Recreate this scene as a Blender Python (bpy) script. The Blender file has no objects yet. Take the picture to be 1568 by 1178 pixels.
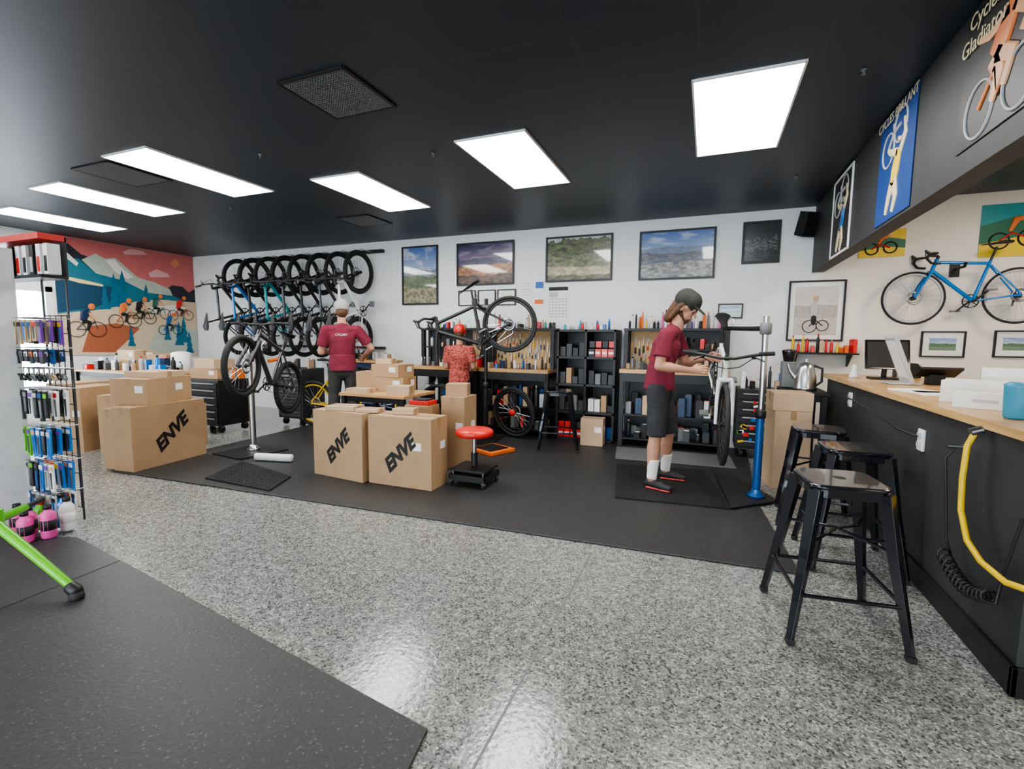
import bpy, math, random
import numpy as np
from mathutils import Vector as V, Matrix
random.seed(7)
SC=bpy.context.scene; COL=bpy.context.collection
PI=math.pi
# ------------------------------------------------------------ materials
MC={}
def newmat(name):
    m=bpy.data.materials.new(name); m.use_nodes=True
    nt=m.node_tree; b=nt.nodes['Principled BSDF']; return m,nt,b
def mat(name,col=(.5,.5,.5),rough=.5,metal=0.,var=.06,scale=12.,bump=0.,coat=0.,bs=None):
    if name in MC: return MC[name]
    m,nt,b=newmat(name)
    b.inputs['Roughness'].default_value=rough; b.inputs['Metallic'].default_value=metal
    b.inputs['Coat Weight'].default_value=coat
    tc=nt.nodes.new('ShaderNodeTexCoord'); nz=nt.nodes.new('ShaderNodeTexNoise'); nz.inputs['Scale'].default_value=scale
    nt.links.new(tc.outputs['Object'],nz.inputs['Vector'])
    cr=nt.nodes.new('ShaderNodeValToRGB')
    cr.color_ramp.elements[0].position=.3; cr.color_ramp.elements[1].position=.7
    cr.color_ramp.elements[0].color=tuple(max(0,c*(1-var)) for c in col)+(1,)
    cr.color_ramp.elements[1].color=tuple(min(1,c*(1+var)) for c in col)+(1,)
    nt.links.new(nz.outputs['Fac'],cr.inputs['Fac']); nt.links.new(cr.outputs['Color'],b.inputs['Base Color'])
    if bump:
        n2=nt.nodes.new('ShaderNodeTexNoise'); n2.inputs['Scale'].default_value=bs or scale; n2.inputs['Detail'].default_value=3; n2.inputs['Distortion'].default_value=.8; nt.links.new(tc.outputs['Object'],n2.inputs['Vector'])
        bp=nt.nodes.new('ShaderNodeBump'); bp.inputs['Strength'].default_value=bump; bp.inputs['Distance'].default_value=.02
        nt.links.new(n2.outputs['Fac'],bp.inputs['Height']); nt.links.new(bp.outputs[0],b.inputs['Normal'])
    MC[name]=m; return m
def ramp(nt,stops,interp='LINEAR'):
    cr=nt.nodes.new('ShaderNodeValToRGB'); r=cr.color_ramp; r.interpolation=interp
    while len(r.elements)<len(stops): r.elements.new(.5)
    for e,(p,c) in zip(r.elements,stops): e.position=p; e.color=tuple(c)+(1,)
    return cr
def floor_mat():
    m,nt,b=newmat('epoxy_flake')
    tc=nt.nodes.new('ShaderNodeTexCoord'); L=nt.links
    vo=nt.nodes.new('ShaderNodeTexVoronoi'); vo.inputs['Scale'].default_value=135; L.new(tc.outputs['Object'],vo.inputs['Vector'])
    sp=nt.nodes.new('ShaderNodeSeparateColor'); L.new(vo.outputs['Color'],sp.inputs[0])
    cr=ramp(nt,[(0,(.085,.09,.085)),(.10,(.175,.185,.175)),(.30,(.25,.26,.245)),(.58,(.33,.335,.315)),(.86,(.50,.51,.485))],'CONSTANT')
    L.new(sp.outputs[0],cr.inputs['Fac']); 
    nz=nt.nodes.new('ShaderNodeTexNoise'); nz.inputs['Scale'].default_value=22; nz.inputs['Detail'].default_value=4; L.new(tc.outputs['Object'],nz.inputs['Vector'])
    mx=nt.nodes.new('ShaderNodeMix'); mx.data_type='RGBA'; mx.blend_type='MULTIPLY'; mx.inputs[0].default_value=1
    c2=ramp(nt,[(.38,(.70,.71,.71)),(.62,(1,1,1))]); L.new(nz.outputs['Fac'],c2.inputs['Fac'])
    L.new(cr.outputs[0],mx.inputs[6]); L.new(c2.outputs[0],mx.inputs[7]); L.new(mx.outputs[2],b.inputs['Base Color'])
    n2=nt.nodes.new('ShaderNodeTexNoise'); n2.inputs['Scale'].default_value=45; n2.inputs['Detail'].default_value=3; L.new(tc.outputs['Object'],n2.inputs['Vector'])
    bp=nt.nodes.new('ShaderNodeBump'); bp.inputs['Strength'].default_value=.28; bp.inputs['Distance'].default_value=.004
    L.new(n2.outputs['Fac'],bp.inputs['Height']); L.new(bp.outputs[0],b.inputs['Normal'])
    b.inputs['Roughness'].default_value=.17; b.inputs['Specular IOR Level'].default_value=.7
    return m
def rubber_mat():
    m,nt,b=newmat('rubber_mat'); L=nt.links
    tc=nt.nodes.new('ShaderNodeTexCoord'); vo=nt.nodes.new('ShaderNodeTexVoronoi'); vo.inputs['Scale'].default_value=150
    L.new(tc.outputs['Object'],vo.inputs['Vector']); sp=nt.nodes.new('ShaderNodeSeparateColor'); L.new(vo.outputs['Color'],sp.inputs[0])
    cr=ramp(nt,[(0,(.030,.030,.030)),(.6,(.038,.038,.038)),(.97,(.085,.085,.083))],'CONSTANT'); L.new(sp.outputs[1],cr.inputs['Fac'])
    L.new(cr.outputs[0],b.inputs['Base Color']); b.inputs['Roughness'].default_value=.5
    n2=nt.nodes.new('ShaderNodeTexNoise'); n2.inputs['Scale'].default_value=60; L.new(tc.outputs['Object'],n2.inputs['Vector'])
    bp=nt.nodes.new('ShaderNodeBump'); bp.inputs['Strength'].default_value=.4; bp.inputs['Distance'].default_value=.004
    L.new(n2.outputs['Fac'],bp.inputs['Height']); L.new(bp.outputs[0],b.inputs['Normal']); return m
def ceil_mat():
    m,nt,b=newmat('ceiling_black_tile'); L=nt.links
    tc=nt.nodes.new('ShaderNodeTexCoord'); br=nt.nodes.new('ShaderNodeTexBrick'); br.offset=0
    br.inputs['Scale'].default_value=1; br.inputs['Brick Width'].default_value=.61; br.inputs['Row Height'].default_value=1.22; br.inputs['Mortar Size'].default_value=.006
    br.inputs['Color1'].default_value=(.024,.031,.041,1); br.inputs['Color2'].default_value=(.027,.034,.044,1); br.inputs['Mortar'].default_value=(.035,.043,.054,1)
    L.new(tc.outputs['Object'],br.inputs['Vector']); L.new(br.outputs['Color'],b.inputs['Base Color']); b.inputs['Roughness'].default_value=.45
    return m
def wood_mat(name,c1,c2,scale=2.,rough=.4,axis=0):
    m,nt,b=newmat(name); L=nt.links
    tc=nt.nodes.new('ShaderNodeTexCoord'); mp=nt.nodes.new('ShaderNodeMapping')
    s=[14,14,14]; s[axis]=1.2; mp.inputs['Scale'].default_value=s
    L.new(tc.outputs['Object'],mp.inputs['Vector']); nz=nt.nodes.new('ShaderNodeTexNoise'); nz.inputs['Scale'].default_value=scale; nz.inputs['Detail'].default_value=4
    L.new(mp.outputs[0],nz.inputs['Vector']); cr=ramp(nt,[(.3,c1),(.7,c2)]); L.new(nz.outputs['Fac'],cr.inputs['Fac'])
    L.new(cr.outputs[0],b.inputs['Base Color']); b.inputs['Roughness'].default_value=rough; MC[name]=m; return m
def landscape_mat(name,top,bot,layers,seed,rough=.25,cl=.5):
    m,nt,b=newmat(name); L=nt.links; N=nt.nodes.new
    tc=N('ShaderNodeTexCoord'); sx=N('ShaderNodeSeparateXYZ'); L.new(tc.outputs['Generated'],sx.inputs[0])
    sk=ramp(nt,[(.35,bot),(1,top)]); L.new(sx.outputs['Z'],sk.inputs['Fac'])
    mc=N('ShaderNodeMapping'); mc.inputs['Scale'].default_value=(2.5,1,6); mc.inputs['Location'].default_value=(seed,seed,0); L.new(tc.outputs['Generated'],mc.inputs[0])
    nc=N('ShaderNodeTexNoise'); nc.inputs['Scale'].default_value=1.2; nc.inputs['Detail'].default_value=5; L.new(mc.outputs[0],nc.inputs['Vector'])
    cc=ramp(nt,[(.5,(0,0,0)),(.68,(cl,cl,cl))]); L.new(nc.outputs['Fac'],cc.inputs['Fac'])
    mx=N('ShaderNodeMix'); mx.data_type='RGBA'; L.new(cc.outputs[0],mx.inputs[0]); L.new(sk.outputs[0],mx.inputs[6]); mx.inputs[7].default_value=(.75,.76,.8,1); cur=mx.outputs[2]
    for i,(line,amp,sc,ca,cb) in enumerate(layers):
        mp=N('ShaderNodeMapping'); mp.inputs['Location'].default_value=(seed*3+i*5.3,seed,0); mp.inputs['Scale'].default_value=(sc,.01,.01); L.new(tc.outputs['Generated'],mp.inputs[0])
        nz=N('ShaderNodeTexNoise'); nz.inputs['Scale'].default_value=1; nz.inputs['Detail'].default_value=6; nz.inputs['Roughness'].default_value=.55; L.new(mp.outputs[0],nz.inputs['Vector'])
        ma=N('ShaderNodeMath'); ma.operation='MULTIPLY_ADD'; ma.inputs[1].default_value=amp; ma.inputs[2].default_value=line-amp*.5; L.new(nz.outputs['Fac'],ma.inputs[0])
        gt=N('ShaderNodeMath'); gt.operation='LESS_THAN'; L.new(sx.outputs['Z'],gt.inputs[0]); L.new(ma.outputs[0],gt.inputs[1])
        m2=N('ShaderNodeMapping'); m2.inputs['Scale'].default_value=(6,1,9); m2.inputs['Rotation'].default_value=(0,.5+i,0); m2.inputs['Location'].default_value=(seed,i,seed); L.new(tc.outputs['Generated'],m2.inputs[0])
        n2=N('ShaderNodeTexNoise'); n2.inputs['Scale'].default_value=1.6; n2.inputs['Detail'].default_value=8; n2.inputs['Roughness'].default_value=.7; L.new(m2.outputs[0],n2.inputs['Vector'])
        cg=ramp(nt,[(.40,ca),(.60,cb)]); L.new(n2.outputs['Fac'],cg.inputs['Fac'])
        mx=N('ShaderNodeMix'); mx.data_type='RGBA'; L.new(gt.outputs[0],mx.inputs[0]); L.new(cur,mx.inputs[6]); L.new(cg.outputs[0],mx.inputs[7]); cur=mx.outputs[2]
    L.new(cur,b.inputs['Base Color']); b.inputs['Roughness'].default_value=rough; b.inputs['Coat Weight'].default_value=1; b.inputs['Coat Roughness'].default_value=.04
    return m
M=dict(
 black=mat('black_paint',(.014,.014,.015),.45), blackgloss=mat('black_gloss',(.010,.010,.012),.18,coat=.6), steelblk=mat('stool_black_steel',(.012,.013,.018),.22,.3,coat=.7),
 rub=mat('tyre_rubber',(.020,.020,.021),.75), steel=mat('steel',(.55,.56,.58),.28,1.), alu=mat('aluminium',(.65,.66,.68),.35,.9), white=mat('white_plastic',(.8,.8,.79),.45),
 wall=mat('wall_paint_white',(.80,.81,.81),.65,var=.015,scale=2), wallwarm=mat('wall_paint_right',(.83,.78,.71),.65,var=.015,scale=2), header=mat('wall_paint_charcoal',(.038,.039,.040),.6,var=.1,scale=8),
 card=mat('cardboard',(.42,.27,.150),.75,var=.05,scale=6), card2=mat('cardboard_pale',(.52,.37,.24),.75,var=.05,scale=6), tape=mat('packing_tape',(.36,.23,.12),.35), ink=mat('carton_ink',(.012,.012,.012),.6),
 red=mat('red_plastic',(.62,.025,.02),.35), redv=mat('red_vinyl',(.70,.03,.02),.4,coat=.3), blue=mat('blue_steel',(.01,.10,.32),.35,.2), blue2=mat('blue_bike_paint',(.0,.20,.62),.22,.2,coat=1.), yellow=mat('yellow',(.75,.50,.01),.4),
 green=mat('lime_green',(.12,.50,.01),.35,coat=.4), pink=mat('pink_bottle',(.80,.10,.38),.35), orange=mat('orange',(.75,.16,.02),.5), teal=mat('teal',(.02,.30,.33),.4), mug=mat('mug_blue',(.05,.28,.42),.4), paper=mat('paper',(.82,.82,.8),.7,var=.02),
 maroon=mat('maroon_cotton',(.17,.014,.035),.85,var=.12,scale=9,bump=.9,bs=7), shorts=mat('charcoal_cloth',(.034,.035,.038),.85,var=.15,scale=9,bump=.9,bs=7), skin=mat('skin',(.52,.27,.18),.55,var=.07,scale=20), hair=mat('brown_hair',(.10,.045,.018),.6,var=.35,scale=60,bump=.5,bs=80),
 lip=mat('lip',(.40,.15,.12),.5), sock=mat('sock_white',(.75,.75,.74),.85), cap=mat('cap_dark',(.028,.03,.024),.8), capg=mat('cap_grey',(.34,.34,.34),.8), eye=mat('eye_dark',(.08,.06,.05),.3), jeans=mat('dark_pants',(.040,.039,.037),.85,var=.2,bump=.9,bs=7),
 plaid=mat('plaid_red',(.42,.09,.07),.85,var=.7,scale=45), grey=mat('grey_plastic',(.16,.165,.17),.5), dgrey=mat('dark_grey_plastic',(.05,.052,.055),.5), lgrey=mat('light_grey_paint',(.45,.46,.47),.4), silver=mat('silver_bike',(.5,.52,.54),.3,.5,coat=.5),
 gun=mat('gunmetal_bike',(.05,.055,.06),.3,.4,coat=.5), purple=mat('purple',(.18,.04,.35),.4), navy=mat('navy_steel',(.015,.035,.09),.35), shoe=mat('shoe_black',(.015,.015,.016),.6), shoered=mat('shoe_red',(.6,.04,.03),.5), tan=mat('tan',(.5,.36,.22),.6), dgreen=mat('dark_green_paint',(.02,.12,.09),.3,coat=.5), screen=mat('screen_dark',(.01,.01,.012),.08))
M['wood']=wood_mat('bench_wood',(.42,.23,.09),(.62,.38,.17)); M['woody']=wood_mat('counter_wood',(.45,.25,.09),(.66,.42,.18),axis=1,rough=.3); M['peg']=mat('pegboard',(.50,.34,.17),.7,var=.1,scale=30)
M['floor']=floor_mat(); M['rubber']=rubber_mat(); M['ceil']=ceil_mat()
# ------------------------------------------------------------ mesh builder
def fr(a,hint=None):
    a=V(a).normalized(); h=V(hint) if hint is not None else (V((0,0,1)) if abs(a.z)<.9 else V((1,0,0)))
    w=(h-a*h.dot(a))
    if w.length<1e-3:
        i=min(range(3),key=lambda q:abs(a[q])); h=V((0,0,0)); h[i]=1.; w=h-a*h.dot(a)
    w.normalize(); return a,w,a.cross(w)
class MB:
    def __init__(s): s.v=[];s.f=[];s.m=[];s.sm=[];s.mats=[]
    def mi(s,k):
        m=M[k] if isinstance(k,str) else k
        if m not in s.mats: s.mats.append(m)
        return s.mats.index(m)
    def add(s,vs,fs,k,smooth=False):
        o=len(s.v); i=s.mi(k); s.v+= [tuple(x) for x in vs]
        for f in fs: s.f.append([o+j for j in f]); s.m.append(i); s.sm.append(smooth)
    def box(s,c,size,k,R=None):
        c=V(c); hx,hy,hz=[q/2 for q in size]; vs=[]
        for x in(-hx,hx):
            for y in(-hy,hy):
                for z in(-hz,hz):
                    q=V((x,y,z)); q=R@q if R else q; vs.append(c+q)
        s.add(vs,[(0,1,3,2),(4,6,7,5),(0,4,5,1),(2,3,7,6),(0,2,6,4),(1,5,7,3)],k)
    def bx(s,x0,x1,y0,y1,z0,z1,k): s.box(((x0+x1)/2,(y0+y1)/2,(z0+z1)/2),(abs(x1-x0),abs(y1-y0),abs(z1-z0)),k)
    def tube(s,pts,r,k,n=8,smooth=True,closed=False,cap=True,flat=1.,hint=None):
        pts=[V(p) for p in pts]; N=len(pts); rs=r if isinstance(r,(list,tuple)) else [r]*N
        vs=[];prev=None
        for i,p in enumerate(pts):
            if closed: t=pts[(i+1)%N]-pts[i-1]
            else: t=pts[min(i+1,N-1)]-pts[max(i-1,0)]
            a,w,b=fr(t,prev if prev is not None else hint); prev=w
            off=PI/4 if n==4 else 0
            for j in range(n):
                q=2*PI*j/n+off; vs.append(p+w*math.cos(q)*rs[i]+b*math.sin(q)*rs[i]*flat)
        fs=[]
        for i in range(N if closed else N-1):
            for j in range(n):
                a0=i*n+j;a1=i*n+(j+1)%n;b0=((i+1)%N)*n+j;b1=((i+1)%N)*n+(j+1)%n; fs.append((a0,a1,b1,b0))
        s.add(vs,fs,k,smooth and n>4)
        if cap and not closed:
            s.add(vs[:n],[tuple(range(n-1,-1,-1))],k); s.add(vs[-n:],[tuple(range(n))],k)
    def torus(s,c,ax,R,r,k,n=40,m=8,flat=1.):
        a,w,b=fr(ax); c=V(c); vs=[]
        for i in range(n):
            t=2*PI*i/n; d=w*math.cos(t)+b*math.sin(t)
            for j in range(m):
                q=2*PI*j/m; vs.append(c+d*(R+r*math.cos(q))+a*r*flat*math.sin(q))
        fs=[(i*m+j,i*m+(j+1)%m,((i+1)%n)*m+(j+1)%m,((i+1)%n)*m+j) for i in range(n) for j in range(m)]
        fs=[f[::-1] for f in fs]
        s.add(vs,fs,k,True)
    def lathe(s,c,ax,prof,k,n=16,smooth=True):
        a,w,b=fr(ax); c=V(c); vs=[]
        for (r,z) in prof:
            for j in range(n):
                q=2*PI*j/n; vs.append(c+a*z+(w*math.cos(q)+b*math.sin(q))*max(r,1e-4))
        fs=[(i*n+j,i*n+(j+1)%n,(i+1)*n+(j+1)%n,(i+1)*n+j) for i in range(len(prof)-1) for j in range(n)]
        fs+=[tuple(range(n-1,-1,-1)),tuple((len(prof)-1)*n+j for j in range(n))]
        s.add(vs,fs,k,smooth)
    def cyl(s,p0,p1,r,k,n=14): s.tube([p0,p1],r,k,n)
    def ell(s,c,rad,k,n=14,m=8,R=None):
        vs=[];c=V(c)
        for i in range(m+1):
            t=PI*i/m
            for j in range(n):
                q=2*PI*j/n; p=V((rad[0]*math.sin(t)*math.cos(q),rad[1]*math.sin(t)*math.sin(q),rad[2]*math.cos(t))); vs.append(c+(R@p if R else p))
        fs=[(i*n+j,(i+1)*n+j,(i+1)*n+(j+1)%n,i*n+(j+1)%n) for i in range(m) for j in range(n)]
        s.add(vs,fs,k,True)
    def prism(s,pts,vec,k):
        pts=[V(p) for p in pts]; vec=V(vec); n=len(pts)
        s.add(pts+[p+vec for p in pts],[tuple(range(n-1,-1,-1)),tuple(range(n,2*n))]+[(i,(i+1)%n,n+(i+1)%n,n+i) for i in range(n)],k)
    def build(s,name,mtx=None,bevel=0.,parent=None):
        me=bpy.data.meshes.new(name); me.from_pydata(s.v,[],s.f)
        for m in s.mats: me.materials.append(m)
        me.polygons.foreach_set('material_index',s.m); me.polygons.foreach_set('use_smooth',s.sm); me.update()
        ob=bpy.data.objects.new(name,me); COL.objects.link(ob)
        if mtx is not None: ob.matrix_world=mtx
        if bevel:
            b=ob.modifiers.new('bevel','BEVEL'); b.width=bevel; b.segments=2; b.limit_method='ANGLE'; b.angle_limit=.6
        if parent is not None: ob.parent=parent
        return ob
def ctr(name,mb,mtx=None,bevel=0.):
    n=len(mb.v); c=V([sum(v[i] for v in mb.v)/n for i in range(3)])
    mb.v=[tuple(V(v)-c) for v in mb.v]
    T=Matrix.Translation(c); return mb.build(name,(mtx@T) if mtx else T,bevel)
def inst(ob,name,mtx):
    o=bpy.data.objects.new(name,ob.data); COL.objects.link(o); o.matrix_world=mtx
    for md in ob.modifiers:
        if md.type=='BEVEL':
            b=o.modifiers.new('bevel','BEVEL'); b.width=md.width; b.segments=2; b.limit_method='ANGLE'; b.angle_limit=.6
    return o
def basis(x,y,z,o):
    m=Matrix.Identity(4)
    for i,c in enumerate((x,y,z,o)):
        for j in range(3): m[j][i]=c[j]
    return m
def text(body,size,mtx,k,name='print',parent=None,shear=0.,off=0.):
    cu=bpy.data.curves.new(name,'FONT'); cu.body=body; cu.size=size; cu.extrude=.0008; cu.shear=shear; cu.offset=off; cu.align_x='CENTER'; cu.align_y='CENTER'
    cu.materials.append(M[k]); o=bpy.data.objects.new(name,cu); COL.objects.link(o)
    o.matrix_world=mtx
    if parent is not None: o.parent=parent; bpy.context.view_layer.update(); o.matrix_parent_inverse=parent.matrix_world.inverted()
    return o
def Rz(a): return Matrix.Rotation(a,4,'Z')
def T(x,y,z=0.): return Matrix.Translation((x,y,z))
# ------------------------------------------------------------ room
H=2.887; XL=-9.5; YB=6.53; XR=4.4; YF=-4.
def simple(name,x0,x1,y0,y1,z0,z1,k):
    b=MB(); b.bx(x0,x1,y0,y1,z0,z1,k); return ctr(name,b)
simple('floor',XL-.1,XR+.1,YF-.1,YB+.1,-.1,0,'floor')
simple('ceiling',XL-.1,XR+.1,YF-.1,YB+.1,H,H+.1,'ceil')
simple('wall_back',XL-.1,1.15,YB,YB+.1,0,H,'wall'); simple('wall_back_right',1.15,XR+.1,YB,YB+.1,0,H,'wallwarm')
simple('wall_right',XR,XR+.1,YF,YB,0,H,'wallwarm')
W0,W1=2.9,4.26
b=MB()
for q in [(XL-.1,XL,W1,YB,0,H),(XL-.1,XL,YF,W0,0,H),(XL-.1,XL,W0,W1,2.07,H),(XL-.1,XL,W0,W1,0,.4)]: b.bx(*q,'wall')
ctr('wall_left',b)
b=MB()
for q in [(XL-.1,-6.5,YF-.1,YF,0,H),(1.5,XR+.1,YF-.1,YF,0,H),(-6.5,1.5,YF-.1,YF,2.4,H),(-6.5,1.5,YF-.1,YF,0,.3)]: b.bx(*q,'wall')
ctr('wall_front',b)
b=MB()
for i in range(5):
    x=-6.5+2*i; b.bx(x-.03,x+.03,YF-.08,YF-.02,.3,2.4,'black')
b.bx(-6.5,1.5,YF-.08,YF-.02,.3,.36,'black'); b.bx(-6.5,1.5,YF-.08,YF-.02,2.34,2.4,'black'); ctr('window_2',b)
b=MB()
for q in [(W0,W0+.07,.4,2.07),(W1-.09,W1,.4,2.07),(W0,W1,.4,.48),(W0,W1,1.99,2.07),(3.55,3.60,.4,2.07)]: b.bx(XL-.07,XL+.03,q[0],q[1],q[2],q[3],'white')
ctr('window_1',b)
simple('wall_header',1.08,1.2,YF,YB-.01,2.14,H-.003,'header')
b=MB(); b.bx(-.625,-.617,-3.5,2.9,0,.0015,'grey'); b.bx(-3.9,1.1,1.205,1.213,0,.0015,'grey'); b.bx(-4.2,-4.192,1.8,2.75,0,.0015,'grey'); ctr('trim_floor_joint',b)
# lights
le,nt,bb=newmat('light_panel_emission'); bb.inputs['Base Color'].default_value=(.9,.9,.9,1); bb.inputs['Emission Color'].default_value=(1,.985,.955,1); bb.inputs['Emission Strength'].default_value=15.
lw,nt,bb=newmat('light_panel_warm'); bb.inputs['Base Color'].default_value=(.9,.9,.9,1); bb.inputs['Emission Color'].default_value=(1,.84,.66,1); bb.inputs['Emission Strength'].default_value=15.
b=MB(); b.box((0,0,-.006),(.575,1.24,.010),le)
for q in [(-.3,-.2875,-.632,.632),(.2875,.3,-.632,.632)]: b.bx(q[0],q[1],q[2],q[3],-.014,0,'white')
for q in [(-.632,-.62),(.62,.632)]: b.bx(-.3,.3,q[0],q[1],-.014,0,'white')
P0=[(.14,3.80),(-1.615,4.07),(-3.39,4.37),(-4.635,3.26),(-6.44,3.52),(-8.2,3.85)]
P1=[(-1.6,-.6),(-4.6,-.6),(-7.5,.3),(-.0,-2.6),(-3.2,-2.6)]
lo=None
for x,y in P0+P1:
    if lo is None: lo=b.build('ceiling_light_panel',T(x,y,H))
    else: inst(lo,'ceiling_light_panel',T(x,y,H))
b=MB(); b.box((0,0,-.006),(.575,1.24,.010),lw); b.bx(-.3,-.2875,-.632,.632,-.014,0,'white'); b.bx(.2875,.3,-.632,.632,-.014,0,'white')
w=b.build('ceiling_light_panel',T(2.7,4.6,H)); inst(w,'ceiling_light_panel',T(2.7,1.0,H))
for (x,y,s1) in [(-2.25,2.55,.5),(-5.3,3.0,.55),(-4.3,5.3,.5)]:
    b=MB(); b.bx(x-s1/2,x+s1/2,y-s1/2,y+s1/2,H-.006,H-.001,'black')
    for i in range(24): 
        q=-s1/2+.02+i*(s1-.04)/23; b.box((x,y+q,H-.008),(s1-.04,.007,.004),'grey'); b.box((x+q,y,H-.008),(.007,s1-.04,.004),'grey')
    for s_ in(-1,1): b.bx(x+s_*s1/2-.01,x+s_*s1/2+.01,y-s1/2,y+s1/2,H-.012,H-.001,'black'); b.bx(x-s1/2,x+s1/2,y+s_*s1/2-.01,y+s_*s1/2+.01,H-.012,H-.001,'black')
    ctr('ceiling_vent',b)
for (x,y) in [(-2.2,3.6),(.75,3.4),(-3.6,3.1),(.7,5.3),(-5.4,4.2)]:
    b=MB(); b.lathe((x,y,H-.002),(0,0,-1),[(.018,0),(.015,.004),(.006,.006),(.006,.022),(.011,.025),(.010,.028)],'grey'); ctr('fire_sprinkler',b)
def mat_poly(name,pts,h,k,z=0.002):
    b=MB(); b.prism([(x,y,z) for x,y in pts],(0,0,h),k); return ctr(name,b,None,.003)
mat_poly('rubber_floor_mat',[(-5.35,2.76),(.56,3.08),(.44,4.4),(.5,6.45),(-5.6,6.45)],.010,'rubber')
mat_poly('rubber_floor_mat',[(-.83,1.30),(-3.17,1.645),(-3.0,-.5),(-.5,-.5)],.010,'rubber')
mat_poly('rubber_floor_mat',[(-3.178,1.646),(-3.8,1.735),(-5.2,1.2),(-5.2,-.5),(-3.008,-.5)],.0095,'rubber')
def fatigue(pts,nx,ny):
    p=[V((x,y,.014)) for x,y in pts]; b=MB()
    def q(s,t): return (p[0]*(1-s)+p[1]*s)*(1-t)+(p[3]*(1-s)+p[2]*s)*t
    for i in range(nx+1):
        s=i/nx; b.tube([q(s,0),q(s,1)],.009,'rub',4,flat=1)
    for j in range(ny+1):
        t=j/ny; b.tube([q(0,t),q(1,t)],.009,'rub',4)
    b.prism([q(0,0),q(1,0),q(1,1),q(0,1)],(0,0,.004),'black')
    o=ctr('anti_fatigue_mat',b); o.location.z+=.008
fatigue([(-.66,3.97),(.23,4.07),(.01,5.15),(-.83,5.02)],20,22)
fatigue([(-4.28,2.95),(-3.45,2.93),(-3.61,3.3),(-4.5,3.5)],18,12)
mat_poly('workstation_mat',[(-.9,5.3),(.34,5.4),(.3,5.95),(-.99,5.9)],.010,'grey',.014)
# ------------------------------------------------------------ frames
def child(q,o):
    q.parent=o; bpy.context.view_layer.update(); q.matrix_parent_inverse=o.matrix_world.inverted()
def picture(name,x0,x1,z0,z1,pm,Y=YB,fw=.03,fk='black',matb=0.):
    b=MB(); d=.025; y=Y-.002
    b.bx(x0,x1,y-d,y,z0,z0+fw,fk); b.bx(x0,x1,y-d,y,z1-fw,z1,fk); b.bx(x0,x0+fw,y-d,y,z0+fw,z1-fw,fk); b.bx(x1-fw,x1,y-d,y,z0+fw,z1-fw,fk)
    b.bx(x0+fw,x1-fw,y-.008,y,z0+fw,z1-fw,'paper' if matb else 'black')
    o=ctr(name,b)
    g=fw+matb; c=MB(); w,h=(x1-x0)/2-g,(z1-z0)/2-g; c.box((0,0,0),(2*w,.002,2*h),pm)
    q=c.build('print',T((x0+x1)/2,y-.0105,(z0+z1)/2)); child(q,o); return o
picture('framed_landscape_photo',-4.57,-3.91,1.86,2.77,landscape_mat('print_a',(.08,.17,.42),(.40,.50,.62),[(.60,.30,2.5,(.10,.14,.20),(.22,.26,.30)),(.48,.22,3,(.05,.08,.04),(.14,.18,.08)),(.30,.25,2,(.10,.11,.05),(.38,.34,.22))],1.3),fw=.025)
picture('framed_landscape_photo',-3.58,-2.64,2.13,2.76,landscape_mat('print_b',(.03,.03,.09),(.32,.22,.34),[(.66,.30,2,(.05,.05,.10),(.12,.10,.18)),(.48,.35,2.2,(.20,.08,.04),(.55,.27,.13)),(.22,.25,3,(.05,.04,.04),(.20,.12,.09))],4.1,cl=.2),fw=.025)
picture('framed_landscape_photo',-2.16,-1.225,2.136,2.755,landscape_mat('print_c',(.40,.42,.40),(.50,.48,.38),[(.95,.5,6,(.03,.04,.015),(.16,.17,.07)),(.60,.5,5,(.06,.07,.03),(.26,.25,.12)),(.34,.35,2.2,(.28,.23,.13),(.60,.52,.34)),(.12,.2,4,(.05,.05,.02),(.2,.18,.09))],7.7),fw=.025)
picture('framed_landscape_photo',-.88,.04,2.117,2.74,landscape_mat('print_d',(.07,.15,.40),(.30,.42,.60),[(.66,.18,2.5,(.10,.14,.22),(.18,.22,.32)),(.54,.25,2,(.05,.06,.09),(.16,.16,.19)),(.34,.35,1.8,(.10,.09,.09),(.42,.40,.40))],9.9),fw=.025)
picture('framed_dark_print',.333,.74,2.27,2.765,landscape_mat('print_e',(.02,.02,.02),(.05,.05,.05),[(.6,.8,4,(.02,.02,.02),(.14,.14,.14)),(.3,.3,3,(.01,.01,.01),(.06,.06,.06))],3.9,cl=0),fw=.03)
pc=landscape_mat('print_f',(.62,.57,.54),(.66,.61,.58),[(.62,.15,2,(.42,.37,.34),(.52,.47,.43)),(.35,.08,2,(.50,.45,.41),(.62,.56,.52))],5.5)
o=picture('framed_cyclist_photo',.86,1.43,1.35,2.05,pc,fw=.02,matb=.05)
b=MB(); y=YB-.016
b.torus((1.09,y,1.52),(0,1,0),.07,.005,'ink',20,5);b.torus((1.22,y,1.53),(0,1,0),.06,.005,'ink',20,5)
b.tube([(1.09,y,1.52),(1.14,y,1.60),(1.22,y,1.53)],.006,'ink',5); b.ell((1.13,y,1.71),(.045,.003,.09),'lgrey'); b.ell((1.14,y,1.84),(.03,.003,.038),'tan'); b.ell((1.13,y,1.60),(.028,.003,.07),'shorts')
q=b.build('cyclist_figure'); child(q,o)
SP=[(.55,.3,3,(.05,.12,.05),(.12,.22,.12)),(.3,.2,2,(.10,.2,.12),(.2,.28,.18))]
picture('framed_small_photo',2.15,2.53,1.19,1.47,landscape_mat('print_g',(.15,.3,.6),(.5,.6,.7),SP,2.2),fw=.015,matb=.06)
picture('framed_small_photo',2.76,3.14,1.20,1.48,landscape_mat('print_h',(.15,.3,.6),(.5,.6,.7),SP,6.2),fw=.015,matb=.06)
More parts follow.
